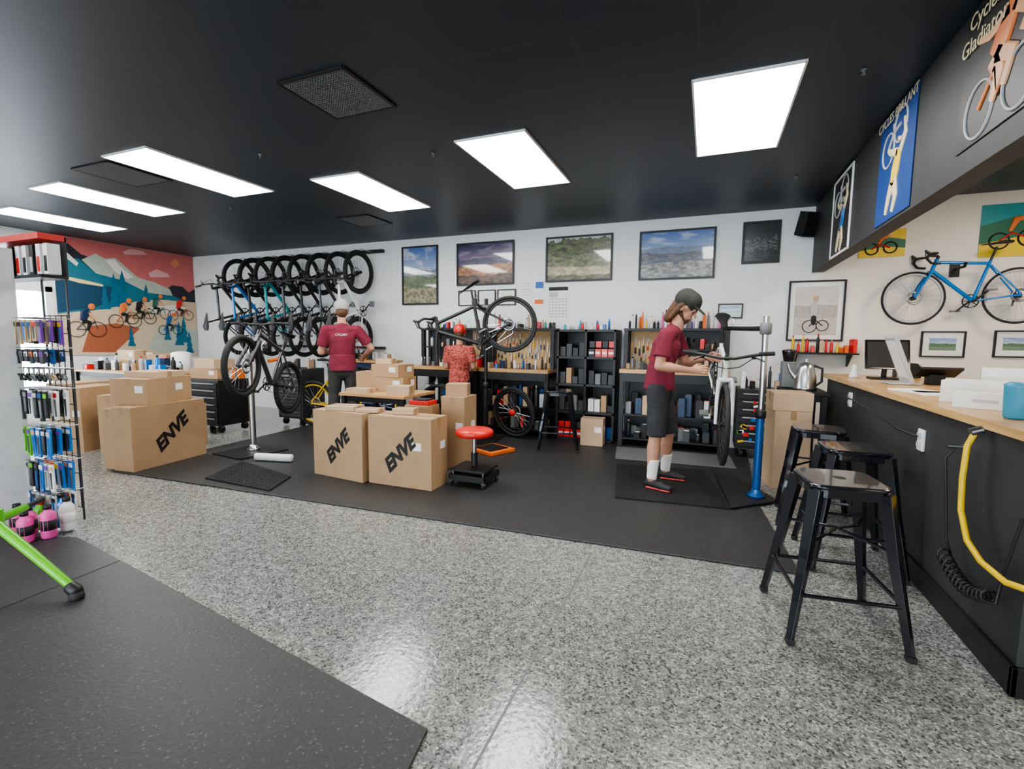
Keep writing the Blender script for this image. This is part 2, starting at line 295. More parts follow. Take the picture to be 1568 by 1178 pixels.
picture('framed_small_photo',.10,.38,1.62,1.80,landscape_mat('print_i',(.2,.3,.6),(.5,.6,.7),SP,8.2),fw=.015,matb=.02)
for i,x in enumerate((-3.55,-3.22,-2.9)): picture('framed_certificate',x,x+.29,1.83,2.06,mat('cert',(.72,.71,.66),.4,var=.2,scale=40),fw=.014,matb=.03)
b=MB()
for (x,z,w,h,k) in [(-2.55,1.93,.2,.26,'paper'),(-2.32,1.97,.14,.2,'paper'),(-2.31,2.06,.12,.09,'blue'),(-2.5,1.66,.16,.2,'paper'),(-2.33,1.74,.15,.18,'paper'),(-2.32,1.84,.13,.06,'orange')]: b.bx(x,x+w,YB-.006-(.002 if h<.1 else 0),YB-.002,z,z+h,k)
for i in range(5): b.bx(-2.52,-2.38,YB-.008,YB-.005,1.97+i*.04,1.975+i*.04,'grey')
ctr('pinned_notices',b)
b=MB(); b.bx(-2.12,-1.82,YB-.006,YB-.002,1.62,2.08,'paper')
for r in range(7): b.bx(-2.10,-1.84,YB-.008,YB-.005,1.65+r*.042,1.655+r*.042,'grey')
for r in range(6): b.bx(-2.1+r*.05,-2.097+r*.05,YB-.008,YB-.005,1.65,1.9,'grey')
b.bx(-2.11,-1.83,YB-.009,YB-.005,2.02,2.07,'ink'); b.bx(-2.1,-1.98,YB-.009,YB-.005,1.93,2.0,'lgrey'); ctr('calendar',b)
b=MB(); R=Matrix.Rotation(.5,3,'Z')@Matrix.Rotation(.35,3,'X'); b.box((.98,6.36,2.66),(.16,.14,.26),'black',R); b.lathe(V((.98,6.36,2.70))+R@V((0,-.07,0)),R@V((0,-1,0)),[(.055,0),(.05,.006),(.02,.002)],'grey'); b.cyl((.98,6.40,2.66),(1.0,YB-.01,2.70),.015,'black'); b.box((1.0,YB-.015,2.70),(.06,.02,.08),'black'); ctr('speaker',b,None,.008)
def hp(y0,y1,z0,z1,bg,shapes,name,fw=0.):
    b=MB(); x=1.077; b.bx(x-.004,x,y0,y1,z0,z1,bg)
    if fw: 
        for q in [(y0,y1,z0,z0+fw),(y0,y1,z1-fw,z1),(y0,y0+fw,z0,z1),(y1-fw,y1,z0,z1)]: b.bx(x-.012,x,*q,'paper')
    W=y1-y0;Hh=z1-z0
    def P(s,t,d=0): return (x-.006-d,y1-s*W,z0+t*Hh)
    for i,sh in enumerate(shapes):
        d=.0006*i
        if sh[0]=='t': b.tube([P(s,t,d) for s,t in sh[1]],[r*W for r in sh[2]] if isinstance(sh[2],list) else sh[2]*W,sh[3],8,flat=1); 
        elif sh[0]=='w': b.torus(P(*sh[1],d),(1,0,0),sh[2]*W,.012*W,sh[3],24,5)
    b.v=[(max(v[0],x-.012),v[1],v[2]) for v in b.v]
    return ctr(name,b)
M.update(pb=mat('poster_blue',(.012,.055,.22),.5),cream=mat('poster_cream',(.72,.62,.38),.5),skinp=mat('poster_skin',(.75,.40,.20),.5),orng=mat('poster_orange',(.72,.20,.05),.5),pblk=mat('poster_black',(.012,.011,.011),.5),pgrn=mat('poster_green',(.03,.16,.10),.5),pyel=mat('poster_yellow',(.80,.58,.05),.5))
fig=lambda c1,c2,c3:[('w',(.30,.66),.17,c3),('w',(.62,.80),.17,c3),('t',[(.30,.66),(.45,.78),(.62,.80)],.02,c3),('t',[(.45,.78),(.42,.86)],.02,c3),
  ('t',[(.62,.58),(.55,.42),(.5,.30)],[.07,.10,.07],c1),('t',[(.62,.66),(.63,.69)],[.06,.055],c2),('t',[(.6,.56),(.38,.62),(.3,.66)],[.045,.035,.02],c2),('t',[(.66,.56),(.78,.68),(.72,.82)],[.045,.035,.02],c2),('t',[(.5,.32),(.42,.2),(.36,.06)],[.07,.05,.03],c2),('t',[(.54,.32),(.62,.18),(.55,.05)],[.07,.05,.03],c2)]
o=hp(3.61,4.25,2.16,2.87,'pb',fig('pyel','cream','lgrey'),'cycling_poster')
text('CYCLES BRILLANT',.085,basis((0,-1,0),(0,0,1),(-1,0,0),(1.064,3.93,2.83)),'cream','lettering',o)
o=hp(4.94,5.60,2.14,2.86,'pblk',fig('blue2','cream','lgrey'),'cycling_poster',.02)
o=hp(2.35,3.05,2.25,2.865,'pblk',[('w',(.28,.22),.17,'lgrey'),('w',(.72,.22),.17,'lgrey'),('t',[(.28,.22),(.45,.42),(.62,.4),(.5,.22),(.45,.42)],.015,'orng'),('t',[(.6,.75),(.5,.6),(.42,.5)],[.07,.1,.08],'orng'),('t',[(.62,.83),(.63,.87)],[.07,.06],'skinp'),('t',[(.56,.9),(.7,.86),(.74,.8)],[.05,.06,.03],'orng'),('t',[(.6,.72),(.75,.6),(.7,.5)],[.04,.03,.03],'skinp'),('t',[(.56,.72),(.35,.68),(.22,.72)],[.04,.03,.02],'skinp'),('t',[(.45,.5),(.62,.42),(.55,.25)],[.07,.06,.03],'skinp'),('t',[(.42,.5),(.5,.36),(.44,.2)],[.07,.06,.03],'skinp')],'cycling_poster')
text('Cycles\nGladiator',.10,basis((0,-1,0),(0,0,1),(-1,0,0),(1.064,2.86,2.76)),'cream','lettering',o)
def wp(x0,x1,z0,z1,bg,name):
    b=MB(); y=YB-.003; b.bx(x0,x1,y-.004,y,z0,z1,bg); W=x1-x0;h=z1-z0
    P=lambda s,t,d=0:(x0+s*W,y-.006-d,z0+t*h)
    b.prism([P(0,0),P(1,0),P(1,.3),P(.6,.38),P(0,.25)],(0,-.001,0),'pyel')
    b.prism([P(0,.25,.001),P(.6,.38,.001),P(1,.3,.001),P(1,.6,.001),P(.5,.75,.001),P(0,.6,.001)],(0,-.001,0),'pgrn')
    for c in((.28,.3),(.68,.34)): b.torus(P(*c,.004),(0,1,0),.14*W,.008,'ink',24,5)
    b.tube([P(.28,.3,.004),P(.45,.45,.004),P(.68,.34,.004)],.01,'red',5); b.tube([P(.42,.48,.004),P(.5,.7,.004),P(.62,.72,.004)],[.03*W,.06*W,.04*W],'orng',8,flat=.3,hint=(1,0,0)); b.ell(P(.66,.82,.004),(.05*W,.004,.06*W),'skinp')
    ctr(name,b)
wp(2.56,3.12,2.23,2.76,'teal','cycling_poster'); wp(1.52,1.94,2.28,2.58,'pyel','cycling_poster')
# ------------------------------------------------------------ mural
def kz(y): return .0104+(y-4.4)*(.0024/2.1)
def uy(u): 
    xs=[60,100,150,200,235,295,300]; ys=[4.0,4.40,4.86,5.36,5.76,6.48,6.52]; return float(np.interp(u,xs,ys))
mur=MB(); lay=[0]
def MP(pts,col,nm):
    lay[0]+=1; x=XL+.002+.0009*lay[0]; m=mat('mural_'+nm,col,.6,var=.04)
    P=[]
    for (u,v) in pts:
        y=max(4.31,min(uy(u),6.515)); z=1.35+(512-v)*kz(y); z=min(z,H-.004); P.append((x,y,z))
    mur.prism(P,(.0008,0,0),m)
SAL=(.56,.16,.15);PNK=(.72,.40,.38);NAV=(.012,.055,.11);DRK=(.02,.022,.035);TEA=(.02,.16,.22);SAG=(.42,.47,.40);TAN=(.60,.47,.33);RUST=(.36,.11,.05);WHT=(.74,.70,.64)
MP([(78,330),(300,330),(300,540),(78,540)],SAL,'salmon')
MP([(192,387),(205,382),(222,385),(228,391),(196,391)],PNK,'cloud');MP([(228,418),(240,412),(256,418),(260,424),(230,424)],PNK,'cloud')
MP([(262,403),(268,396),(274,399),(275,405),(268,409)],(.70,.28,.12),'sun')
MP([(78,372),(100,380),(112,376),(130,392),(150,398),(165,410),(165,440),(78,430)],DRK,'ridge')
MP([(235,462),(250,445),(262,436),(278,438),(288,447),(300,441),(300,470),(235,470)],DRK,'ridge')
MP([(130,400),(152,390),(165,398),(180,396),(196,410),(212,425),(236,432),(258,442),(262,452),(232,455),(160,430)],SAG,'sage')
MP([(165,400),(178,398),(190,412),(205,424),(196,428),(180,418)],WHT,'snow')
MP([(78,385),(95,400),(125,398),(150,420),(190,430),(225,448),(262,452),(285,462),(300,465),(300,490),(78,500)],TEA,'teal_hill')
MP([(78,400),(92,425),(130,432),(170,440),(190,455),(150,470),(78,480)],NAV,'navy_hill')
MP([(98,384),(110,390),(125,405),(122,410),(108,398),(98,392)],WHT,'snow');MP([(100,424),(130,430),(160,437),(160,440),(125,435),(100,428)],(.8,.7,.3),'trail')
MP([(78,482),(120,478),(160,474),(205,462),(240,458),(300,462),(300,545),(78,545)],TAN,'ground')
MP([(135,500),(175,495),(210,503),(170,540),(120,540)],RUST,'rust');MP([(215,540),(240,500),(262,495),(300,505),(300,540)],SAG,'sage')
MP([(225,470),(262,466),(285,470),(262,480),(230,480)],WHT,'snow')
for (u,v,s) in [(160,474,1.2),(175,470,1.5),(188,468,1.6),(222,462,.8),(284,540,1.),(268,528,1.1),(276,524,1.2),(250,520,.8),(196,530,.9)]:
    MP([(u-7*s,v),(u+7*s,v),(u+3*s,v-10*s),(u+5*s,v-10*s),(u+2*s,v-20*s),(u+3.5*s,v-20*s),(u,v-34*s),(u-3.5*s,v-20*s),(u-2*s,v-20*s),(u-5*s,v-10*s),(u-3*s,v-10*s)],(.015,.13,.22),'tree')
def rider(u,v,s,jc):
    x=XL+.032
    def Q(a,c): 
        y=uy(u+a*s); return (x,y,1.35+(512-(v+c*s))*kz(y))
    for a in(-11,11): mur.torus(Q(a,0),(1,0,0),.085*s*1.0,.006,'ink',22,5,.3)
    mur.tube([Q(-11,0),Q(-3,-8),Q(8,-9),Q(0,0),Q(-11,0)],.006,jc,5); mur.tube([Q(8,-9),Q(11,0)],.006,jc,5)
    mur.tube([Q(-4,-9),Q(-1,-18),Q(3,-20)],[.03*s,.045*s,.03*s],jc,8,flat=.15,hint=(0,1,0)); mur.tube([Q(2,-18),Q(6,-13),Q(9,-11)],.013*s,'skinp',6,flat=.4,hint=(0,1,0))
    mur.tube([Q(-4,-9),Q(3,-7),Q(0,1)],[.03*s,.022*s,.014*s],'ink',6,flat=.3,hint=(0,1,0)); mur.ell(Q(6,-24),(.006,.035*s,.035*s),'orng')
rider(130,505,1.45,'navy');rider(188,492,1.3,'orng');rider(212,487,1.2,'ink');rider(236,480,1.1,'dgreen');rider(272,482,1.1,'red');rider(255,505,1.0,'blue')
ctr('mountain_biking_mural',mur)
# ------------------------------------------------------------ bicycle
def wheel(b,c,r=.34,w=.022,rim='black',ax=(0,1,0),tyre='rub',spk=22,deep=.02,rotor=True,gears=False):
    c=V(c);a,u,v_=fr(ax)
    b.torus(c,ax,r-w,w,tyre,40,8); b.torus(c,ax,r-2*w-deep*.5,deep*.6+.004,rim,40,6,.55)
    b.lathe(c-a*.05,ax,[(.012,0),(.028,.012),(.016,.02),(.016,.08),(.028,.088),(.012,.10)],'black',10)
    for i in range(spk):
        t=2*PI*i/spk; d=u*math.cos(t)+v_*math.sin(t); t2=t+(.55 if i%2 else -.55); e=u*math.cos(t2)+v_*math.sin(t2); s=.035 if i%4<2 else -.035
        b.tube([c+e*.025+a*s,c+d*(r-2*w-deep*.5)],.0016,'steel',3,cap=False)
    if rotor: b.torus(c+a*.045,ax,.07,.012,'steel',20,4,.1)
    if gears:
        for i in range(5): b.torus(c-a*(.02+.006*i),ax,.055-.009*i,.006,'steel',18,4,.3)
def bike(b,fc='black',bar='flat',front=True,rear=True,r=.34,w=.022,rim='black',fork='black',ft=.017,wb=1.02,saddle=True,shock=False):
    ra=V((-wb/2,0,0)); fa=V((wb/2,0,0)); bbk=V((-.09,0,-.05)); st=V((-.23,0,.43)); hb=V((.33,0,.36)); ht=V((.29,0,.47)); cr=V((.345,0,.33))
    if rear: wheel(b,ra,r,w,rim,gears=True)
    if front: wheel(b,fa,r,w,rim)
    b.tube([bbk,st],ft,fc,10); b.tube([bbk,hb+V((.005,0,-.02))],ft*1.25,fc,10); b.tube([st-V((-.01,0,.03)),ht-V((0,0,.03))],ft,fc,10); b.tube([hb-V((-.01,0,.03)),ht+V((0,0,.01))],ft*1.2,fc,10)
    for s in(-1,1):
        b.tube([bbk+V((-.02,s*.03,0)),ra+V((.05,s*.06,.0)),ra+V((0,s*.062,0))],ft*.6,fc,8)
        b.tube([st+V((0,s*.02,-.05)),ra+V((.03,s*.06,.06)),ra+V((0,s*.062,0))],ft*.5,fc,8)
        b.tube([cr+V((0,s*.05,0)),(cr+fa)/2+V((.01,s*.06,0)),fa+V((0,s*.062,0))],[ft*1.0,ft*.9,ft*.7],fork,8)
    b.tube([cr+V((0,-.055,0)),cr+V((0,.055,0))],.02,fork,8)
    if shock: b.tube([V((.02,0,.20)),V((-.14,0,.27))],.022,'orange',10)
    b.cyl(bbk+V((0,-.06,0)),bbk+V((0,.06,0)),.02,'black',10); b.torus(bbk+V((0,-.05,0)),(0,1,0),.08,.008,'black',24,5,.3)
    for i in range(5):
        t=i*2*PI/5; b.tube([bbk+V((0,-.05,0)),bbk+V((.075*math.cos(t),-.05,.075*math.sin(t)))],.006,'black',4)
    b.tube([bbk+V((0,-.065,0)),bbk+V((.12,-.075,-.12))],.011,'black',6); b.tube([bbk+V((0,.065,0)),bbk+V((-.12,.075,.12))],.011,'black',6)
    b.box(bbk+V((.12,-.12,-.12)),(.09,.08,.02),'grey'); b.box(bbk+V((-.12,.12,.12)),(.09,.08,.02),'grey')
    b.tube([bbk+V((0,-.05,.08)),ra+V((0,-.04,.04))],.004,'steel',4); b.tube([bbk+V((0,-.05,-.08)),ra+V((.02,-.04,-.11)),ra+V((0,-.04,-.05))],.004,'steel',4)
    b.tube([ra+V((.01,-.05,-.02)),ra+V((.02,-.05,-.12))],.010,'black',6)
    if saddle:
        sd=st+(st-bbk).normalized()*.17; b.cyl(st,sd,.0135,'black',10)
        b.tube([sd+V((-.14,0,.05)),sd+V((-.07,0,.055)),sd+V((.02,0,.045)),sd+V((.13,0,.035)),sd+V((.15,0,.03))],[.05,.07,.042,.02,.012],'black',12,flat=.32,hint=(0,1,0))
        b.tube([sd+V((-.06,0,.03)),sd+V((-.03,0,.005)),sd+V((.06,0,.03))],.006,'steel',5)
    sp=ht+V((-.01,0,.05)); cl=sp+V((.08,0,.01)); b.cyl(ht,sp,.018,'black',10); b.tube([sp,cl],.016,'black',8)
    if bar=='flat':
        b.tube([cl+V((-.05,-.33,.03)),cl+V((-.02,-.2,.025)),cl+V((0,-.05,0)),cl+V((0,.05,0)),cl+V((-.02,.2,.025)),cl+V((-.05,.33,.03))],.013,'black',8)
        for s in(-1,1): b.tube([cl+V((-.035,s*.23,.028)),cl+V((-.05,s*.34,.03))],.018,'rub',8); b.tube([cl+V((.01,s*.19,.02)),cl+V((.05,s*.26,.0))],.006,'black',5); b.box(cl+V((-.01,s*.19,.015)),(.035,.03,.03),'black'); b.tube([cl+V((.02,s*.18,.01)),cl+V((.08,s*.08,-.04)),ht+V((.03,0,-.05))],.004,'black',4)
    else:
        b.tube([cl+V((0,-.2,0)),cl+V((0,.2,0))],.014,'black',8)
        for s in(-1,1):
            b.tube([cl+V((0,s*.19,0)),cl+V((.05,s*.205,0)),cl+V((.09,s*.21,-.02)),cl+V((.10,s*.21,-.07)),cl+V((.06,s*.215,-.12)),cl+V((0,s*.22,-.13)),cl+V((-.03,s*.22,-.13))],.015,'rub',8)
            b.tube([cl+V((.08,s*.21,-.005)),cl+V((.13,s*.21,.04))],[.019,.013],'black',8); b.tube([cl+V((.12,s*.21,.02)),cl+V((.12,s*.215,-.07))],.006,'black',5)
def bm(rear,front,up=(0,0,1),scale=None):
    rear=V(rear);front=V(front);e=(front-rear).normalized();u=V(up);u=(u-e*u.dot(e)).normalized();s=u.cross(e); m=basis(e,s,u,(rear+front)/2)
    return m@Matrix.Scale(scale,4) if scale else m
def mkbike(ra_,fa_,up=(0,0,1),scale=None,name='bicycle',**k):
    b=MB(); bike(b,**k); return b.build(name,bm(ra_,fa_,up,scale))
cols=['white','gun','black','gun','teal','black','blue2','gun']; 
for i in range(8):
    x=-5.12-.375*i
    mkbike((x-.03,6.14,1.33),(x,6.14,2.36),(0,-1,0),fc=cols[i],bar='drop' if i in(1,4,6) else 'flat',w=.026 if i%2 else .031,fork=['black','gun','black'][i%3],name='bicycle',ft=.020)
b=MB(); b.bx(-8.0,-4.9,6.44,6.5,2.70,2.75,'black'); b.bx(-8.0,-4.9,6.44,6.5,1.15,1.19,'black')
for i in range(8):
    x=-5.12-.375*i; b.tube([(x,6.46,2.72),(x,6.2,2.72),(x,6.12,2.66),(x,6.16,2.62)],.007,'steel',6)
ctr('bicycle_storage_rack',b)
mkbike((-4.95,4.56,.685),(-4.61,3.63,1.026),fc='gun',bar='flat',w=.030,name='bicycle',rim='black',fork='black',shock=True,ft=.022)
mkbike((-5.35,5.40,.36),(-4.4,5.60,.36),fc='yellow',bar='flat',w=.028,rim='yellow',fork='yellow',ft=.022)
mkbike((-2.23,5.35,1.51),(-3.10,5.2,1.04),fc='black',bar='drop',front=False,w=.020,name='bicycle',ft=.021)
mkbike((.09,5.2,1.02),(.15,4.27,.66),(0,.05,1),fc='white',bar='flat',w=.020,fork='white',name='bicycle')
mkbike((2.83,6.33,1.82),(1.98,6.33,1.81),scale=.82,fc='blue2',bar='drop',fork='blue2',w=.014,ft=.019,rim='lgrey',name='bicycle')
b=MB(); b.tube([(2.38,YB-.015,2.12),(2.38,6.30,2.12),(2.38,6.28,2.16)],.014,'black',8); b.box((2.38,YB-.015,2.12),(.08,.02,.16),'black'); ctr('bicycle_hook',b)
b=MB(); wheel(b,(0,0,0),.345,.022,'black',ax=(.25,1,.12),rotor=True,deep=.035); b.lathe((0,-.05,0),(0,-1,0),[(.045,0),(.045,.01),(.02,.02)],'red',14); b.build('bicycle_wheel',T(-2.36,5.86,.365))
b=MB()
for i in range(4): b.torus((0,.05*i,0),(.1,1,.1),.32,.022,'rub',36,8)
b.build('spare_tyres',T(-3.45,5.75,.36))
# ------------------------------------------------------------ repair stands
def stand(x,y,h,plate,name,low='steel',clamp=None,up='steel'):
    b=MB(); P=plate; b.prism([(px,py,.016) for px,py in P],(0,0,.012),'black')
    b.cyl((x,y,.02),(x,y,.75),.032,low,14); b.cyl((x,y,.70),(x,y,h),.024,up,14); b.lathe((x,y,.70),(0,0,1),[(.035,0),(.042,.01),(.042,.06),(.03,.08)],'black',14); b.lathe((x,y,.028),(0,0,1),[(.07,0),(.07,.015),(.045,.03),(.037,.06)],low,16)
    for (z,q) in clamp: 
        q=V(q); b.tube([(x,y,z),(x+(q.x-x)*.35,y+(q.y-y)*.35,z),q],[.022,.02,.018],'black',10); b.lathe((x,y,z-.05),(0,0,1),[(.035,0),(.045,.01),(.045,.09),(.035,.1)],'grey',12)
        d=(q-V((x,y,z))).normalized(); b.box(q,(.05,.05,.09),'black'); b.tube([q-d*.12,q-d*.12+V((0,0,.07)),q-d*.05+V((0,0,.10))],.008,'steel',6)
    return ctr(name,b)
stand(.44,4.46,1.55,[(.235,4.06),(.60,4.40),(.52,4.60),(.25,5.15),(.12,5.1)],'repair_stand','blue',[(1.45,(.14,4.86,1.46))])
stand(-4.84,3.92,1.2,[(-5.1,3.6),(-4.6,3.55),(-4.5,4.1),(-5.05,4.2)],'repair_stand','steel',[(1.1,(-4.93,4.25,1.2))])
stand(-2.66,5.62,1.85,[(-2.9,5.3),(-2.45,5.3),(-2.5,5.85),(-2.85,5.85)],'repair_stand','black',[(1.72,(-2.66,5.29,1.78))],up='black')
# ------------------------------------------------------------ stools
def stool():
    b=MB(); h=.715; k='steelblk'; s=.155; f=.235
    n=24; pts=[]
    for i in range(n):
        t=2*PI*i/n; c,s_=math.cos(t),math.sin(t); e=.35; pts.append((math.copysign(abs(c)**e,c)*s,math.copysign(abs(s_)**e,s_)*s))
    b.prism([(x,y,h-.012) for x,y in pts],(0,0,.012),k)
    b.tube([(x*1.01,y*1.01,h-.012) for x,y in pts],.011,k,8,closed=True)
    b.prism([(x*.98,y*.98,h-.06) for x,y in pts],(0,0,.05),k)
    b.lathe((0,0,h-.001),(0,0,1),[(.03,0),(.028,.002),(.015,.003)],'black',14)
    for sx in(-1,1):
        for sy in(-1,1):
            a=V((sx*.135,sy*.135,h-.03)); m=V((sx*.175,sy*.175,.38)); e=V((sx*f*.98,sy*f*.98,.02))
            b.tube([a,m,e],[.036,.028,.019],k,4,hint=(sx,sy,0)); b.box(e+V((0,0,-.005)),(.035,.035,.022),'rub')
    zb=.22; q=.205
    for a,c in [((-q,-q),(q,-q)),((q,-q),(q,q)),((q,q),(-q,q)),((-q,q),(-q,-q))]: b.tube([(a[0],a[1],zb),(c[0],c[1],zb)],.010,k,6)
    q=.165
    b.tube([(-q,-q,.44),(0,0,.47),(q,q,.44)],.008,k,6); b.tube([(-q,q,.44),(0,0,.475),(q,-q,.44)],.008,k,6)
    return b
sb=stool(); s0=sb.build('bar_stool',T(.60,2.60)@Rz(.13),.003)
for (x,y,a) in [(.85,3.42,.05),(.79,4.08,-.1),(-1.65,5.55,.3)]: inst(s0,'bar_stool',T(x,y,.013 if x<0 else 0)@Rz(a))
b=MB(); x,y=-1.94,3.86
b.lathe((x,y,.45),(0,0,1),[(.12,0),(.165,.008),(.175,.03),(.172,.055),(.15,.07),(.05,.075)],'redv',28); b.cyl((x,y,.18),(x,y,.45),.02,'steel'); b.cyl((x,y,.18),(x,y,.30),.03,'black')
b.bx(x-.17,x+.17,y-.15,y+.15,.15,.17,'black'); b.bx(x-.18,x+.18,y-.16,y+.16,.065,.085,'black')
for q in [(-.18,-.17,-.16,.16),(.17,.18,-.16,.16)]: b.bx(x+q[0],x+q[1],y+q[2],y+q[3],.085,.12,'black')
b.bx(x-.18,x+.18,y-.16,y-.15,.085,.12,'black'); b.bx(x-.18,x+.18,y+.15,y+.16,.085,.12,'black')
for sx in(-1,1):
    for sy in(-1,1):
        b.cyl((x+sx*.15,y+sy*.13,.085),(x+sx*.15,y+sy*.13,.15),.008,'steel',6); b.cyl((x+sx*.16-.012,y+sy*.14,.038),(x+sx*.16+.012,y+sy*.14,.038),.025,'rub',12); b.box((x+sx*.16,y+sy*.14,.057),(.03,.03,.03),'steel')
ctr('rolling_shop_stool',b)
# ------------------------------------------------------------ cartons
def carton(w,d,h,loc,rot=0.,k='card',logo=None,label=False,name='cardboard_box',z=0.):
    b=MB(); b.box((0,0,h/2),(w,d,h),k)
    if w>=d: b.box((0,0,h+.0006),(w+.002,.05,.0012),'tape'); b.box((w/2+.0006,0,h-.04),(.0012,.05,.08),'tape'); b.box((-w/2-.0006,0,h-.04),(.0012,.05,.08),'tape'); b.box((0,0,h+.001),(w,.003,.001),'ink')
    else: b.box((0,0,h+.0006),(.05,d+.002,.0012),'tape'); b.box((0,d/2+.0006,h-.04),(.05,.0012,.08),'tape'); b.box((0,-d/2-.0006,h-.04),(.05,.0012,.08),'tape'); b.box((0,0,h+.001),(.003,d,.001),'ink')
    if label: b.box((w*.28,-d/2-.001,h*.6),(min(.09,w*.3),.0015,min(.07,h*.4)),'paper'); b.box((w/2+.001,d*.2,h*.6),(.0015,min(.09,d*.3),min(.07,h*.4)),'paper')
    o=b.build(name,T(loc[0],loc[1],z)@Rz(rot),.004)
    if logo:
        rt=Matrix.Rotation(logo[1],4,'Z')
        if logo[0]=='-y': m=basis((1,0,0),(0,0,1),(0,-1,0),(0,-d/2-.0012,h*.46))
        else: m=basis((0,1,0),(0,0,1),(1,0,0),(w/2+.0012,0,h*.5))
        text('ENVE',logo[2],o.matrix_world@m@rt,'ink','logo_print',o,shear=.4,off=.008)
    return o
carton(.64,.27,.635,(-3.17,3.60),-.10,logo=('-y',.80,.155),z=.014)
carton(.66,.28,.630,(-2.50,3.62),.015,logo=('-y',.78,.165),label=True,z=.014)
carton(.25,.80,.63,(-5.27,3.19),.12,logo=('+x',.72,.18),z=0.014); carton(.14,.76,.60,(-5.49,3.17),.12,z=0.014)
carton(.26,.30,.74,(-2.36,4.34),.05,z=.014,label=True); carton(.22,.2,.12,(-2.38,4.36),.3,z=.756); carton(.28,.22,.64,(-2.72,4.2),.0,z=.014)
carton(.42,.55,.26,(-5.40,3.20),.25,z=.646,label=True); carton(.4,.35,.06,(-5.42,3.25),.1,z=.908,k='card2')
carton(.30,.50,.74,(-6.75,3.30),.3,z=0,label=True); carton(.26,.5,.66,(-6.30,3.45),.3,z=0,label=True); carton(.3,.5,.76,(-7.15,3.4),.2,z=0,label=True)
carton(.3,.4,.5,(-5.95,3.85),.1,z=0); carton(.34,.3,.70,(-7.6,3.75),.1,z=0)
carton(.3,.32,.72,(.72,5.02),.15,z=0.002,k='card2'); carton(.32,.3,.16,(.72,5.02),.1,z=.725,k='card2')
b=MB(); b.bx(-2.83,-2.60,4.12,4.30,.656,.70,'red'); b.bx(-2.80,-2.63,4.14,4.28,.70,.715,'black'); ctr('red_parts_tray',b,None,.006)
def table(x0,x1,y0,y1,h,name,wk='wood',lk='black',shelf=True):
    b=MB(); b.bx(x0,x1,y0,y1,h-.035,h,wk)
    for x in(x0+.04,x1-.04):
        for y in(y0+.04,y1-.04): b.bx(x-.025,x+.025,y-.025,y+.025,.013,h-.035,lk)
    b.bx(x0+.04,x1-.04,y0+.05,y0+.08,h-.10,h-.035,lk)
    if shelf: b.bx(x0+.03,x1-.03,y0+.04,y1-.04,.18,.20,lk)
    return ctr(name,b,None,.004)
table(-3.95,-3.05,4.35,5.0,.70,'packing_table')
carton(.42,.32,.17,(-3.50,4.80),.1,z=.702,label=True); carton(.40,.30,.15,(-3.52,4.80),-.05,z=.875,label=True); carton(.2,.15,.06,(-3.6,4.78),.2,z=1.028,k='card2')
carton(.26,.2,.10,(-3.2,4.5),.3,z=.702,k='card2'); carton(.30,.16,.05,(-3.72,4.46),.0,z=.702,k='card2'); carton(.3,.24,.22,(-3.86,4.84),.1,z=.702)
for (w_,d_,h_,x_,y_,z_) in [(.3,.2,.04,-3.2,3.6,.652),(.22,.16,.03,-2.9,3.6,.652),(.2,.14,.05,-2.55,3.66,.648)]: carton(w_,d_,h_,(x_,y_),.2,z=z_,k='card2')
table(-9.2,-6.95,4.3,5.0,.80,'workbench'); 
def bottle(b,x,y,z,h,r,k,ck='black'):
    b.lathe((x,y,z),(0,0,1),[(r*.9,0),(r,.01),(r,h*.68),(r*.85,h*.76),(r*.4,h*.84),(r*.4,h*.88)],k,12); b.lathe((x,y,z+h*.87),(0,0,1),[(r*.5,0),(r*.5,h*.12),(r*.3,h*.13)],ck,10)
CK=['red','blue','yellow','green','white','teal','orange','lgrey','black','grey','dgrey','black','dgrey','grey','paper','paper','card2','card','black','steel','white','purple']
CN=['black','dgrey','grey','black','lgrey','white','steel','card','card2','black','paper','navy','blue','red','dgrey','dgrey']
def clutter(name,x0,x1,y0,y1,z,n,hm=.2,boxes=.4,cks=CK):
    b=MB()
    for i in range(n):
        x=x0+(x1-x0)*(i+.5+random.uniform(-.2,.2))/n; y=random.uniform(y0,y1); k=random.choice(cks); h=random.uniform(.35,1)*hm
        wmax=min(.055,(x1-x0)/n*.42)
        if random.random()<boxes:
            R=Matrix.Rotation(random.uniform(-.3,.3),3,'Z'); b.box((x,y,z+h*.35),(wmax*1.8,random.uniform(.06,.12),h*.7),k,R); b.box((x,y,z+h*.7+.002),(wmax*1.2,.05,.004),random.choice(cks),R)
        else: bottle(b,x,y,z,h,wmax*random.uniform(.6,.9),k,random.choice(cks))
    return ctr(name,b)
clutter('bench_clutter',-9.1,-7.0,4.4,4.55,.802,20,.26,.6,CN+['blue2','blue2']); clutter('bench_clutter',-9.1,-7.0,4.62,4.9,.802,18,.30,.7,CN+['red','blue2'])
carton(.5,.36,.14,(-8.3,4.72),.1,z=.803); carton(.45,.3,.16,(-8.3,4.72),-.05,z=.946,k='card2',label=True); carton(.35,.28,.24,(-7.75,4.80),.2,z=.803,label=True)
b=MB(); b.lathe((-7.25,4.72,.803),(0,0,1),[(.13,0),(.135,.01),(.13,.27),(.10,.29),(.05,.30)],'white',20); ctr('white_bucket',b)
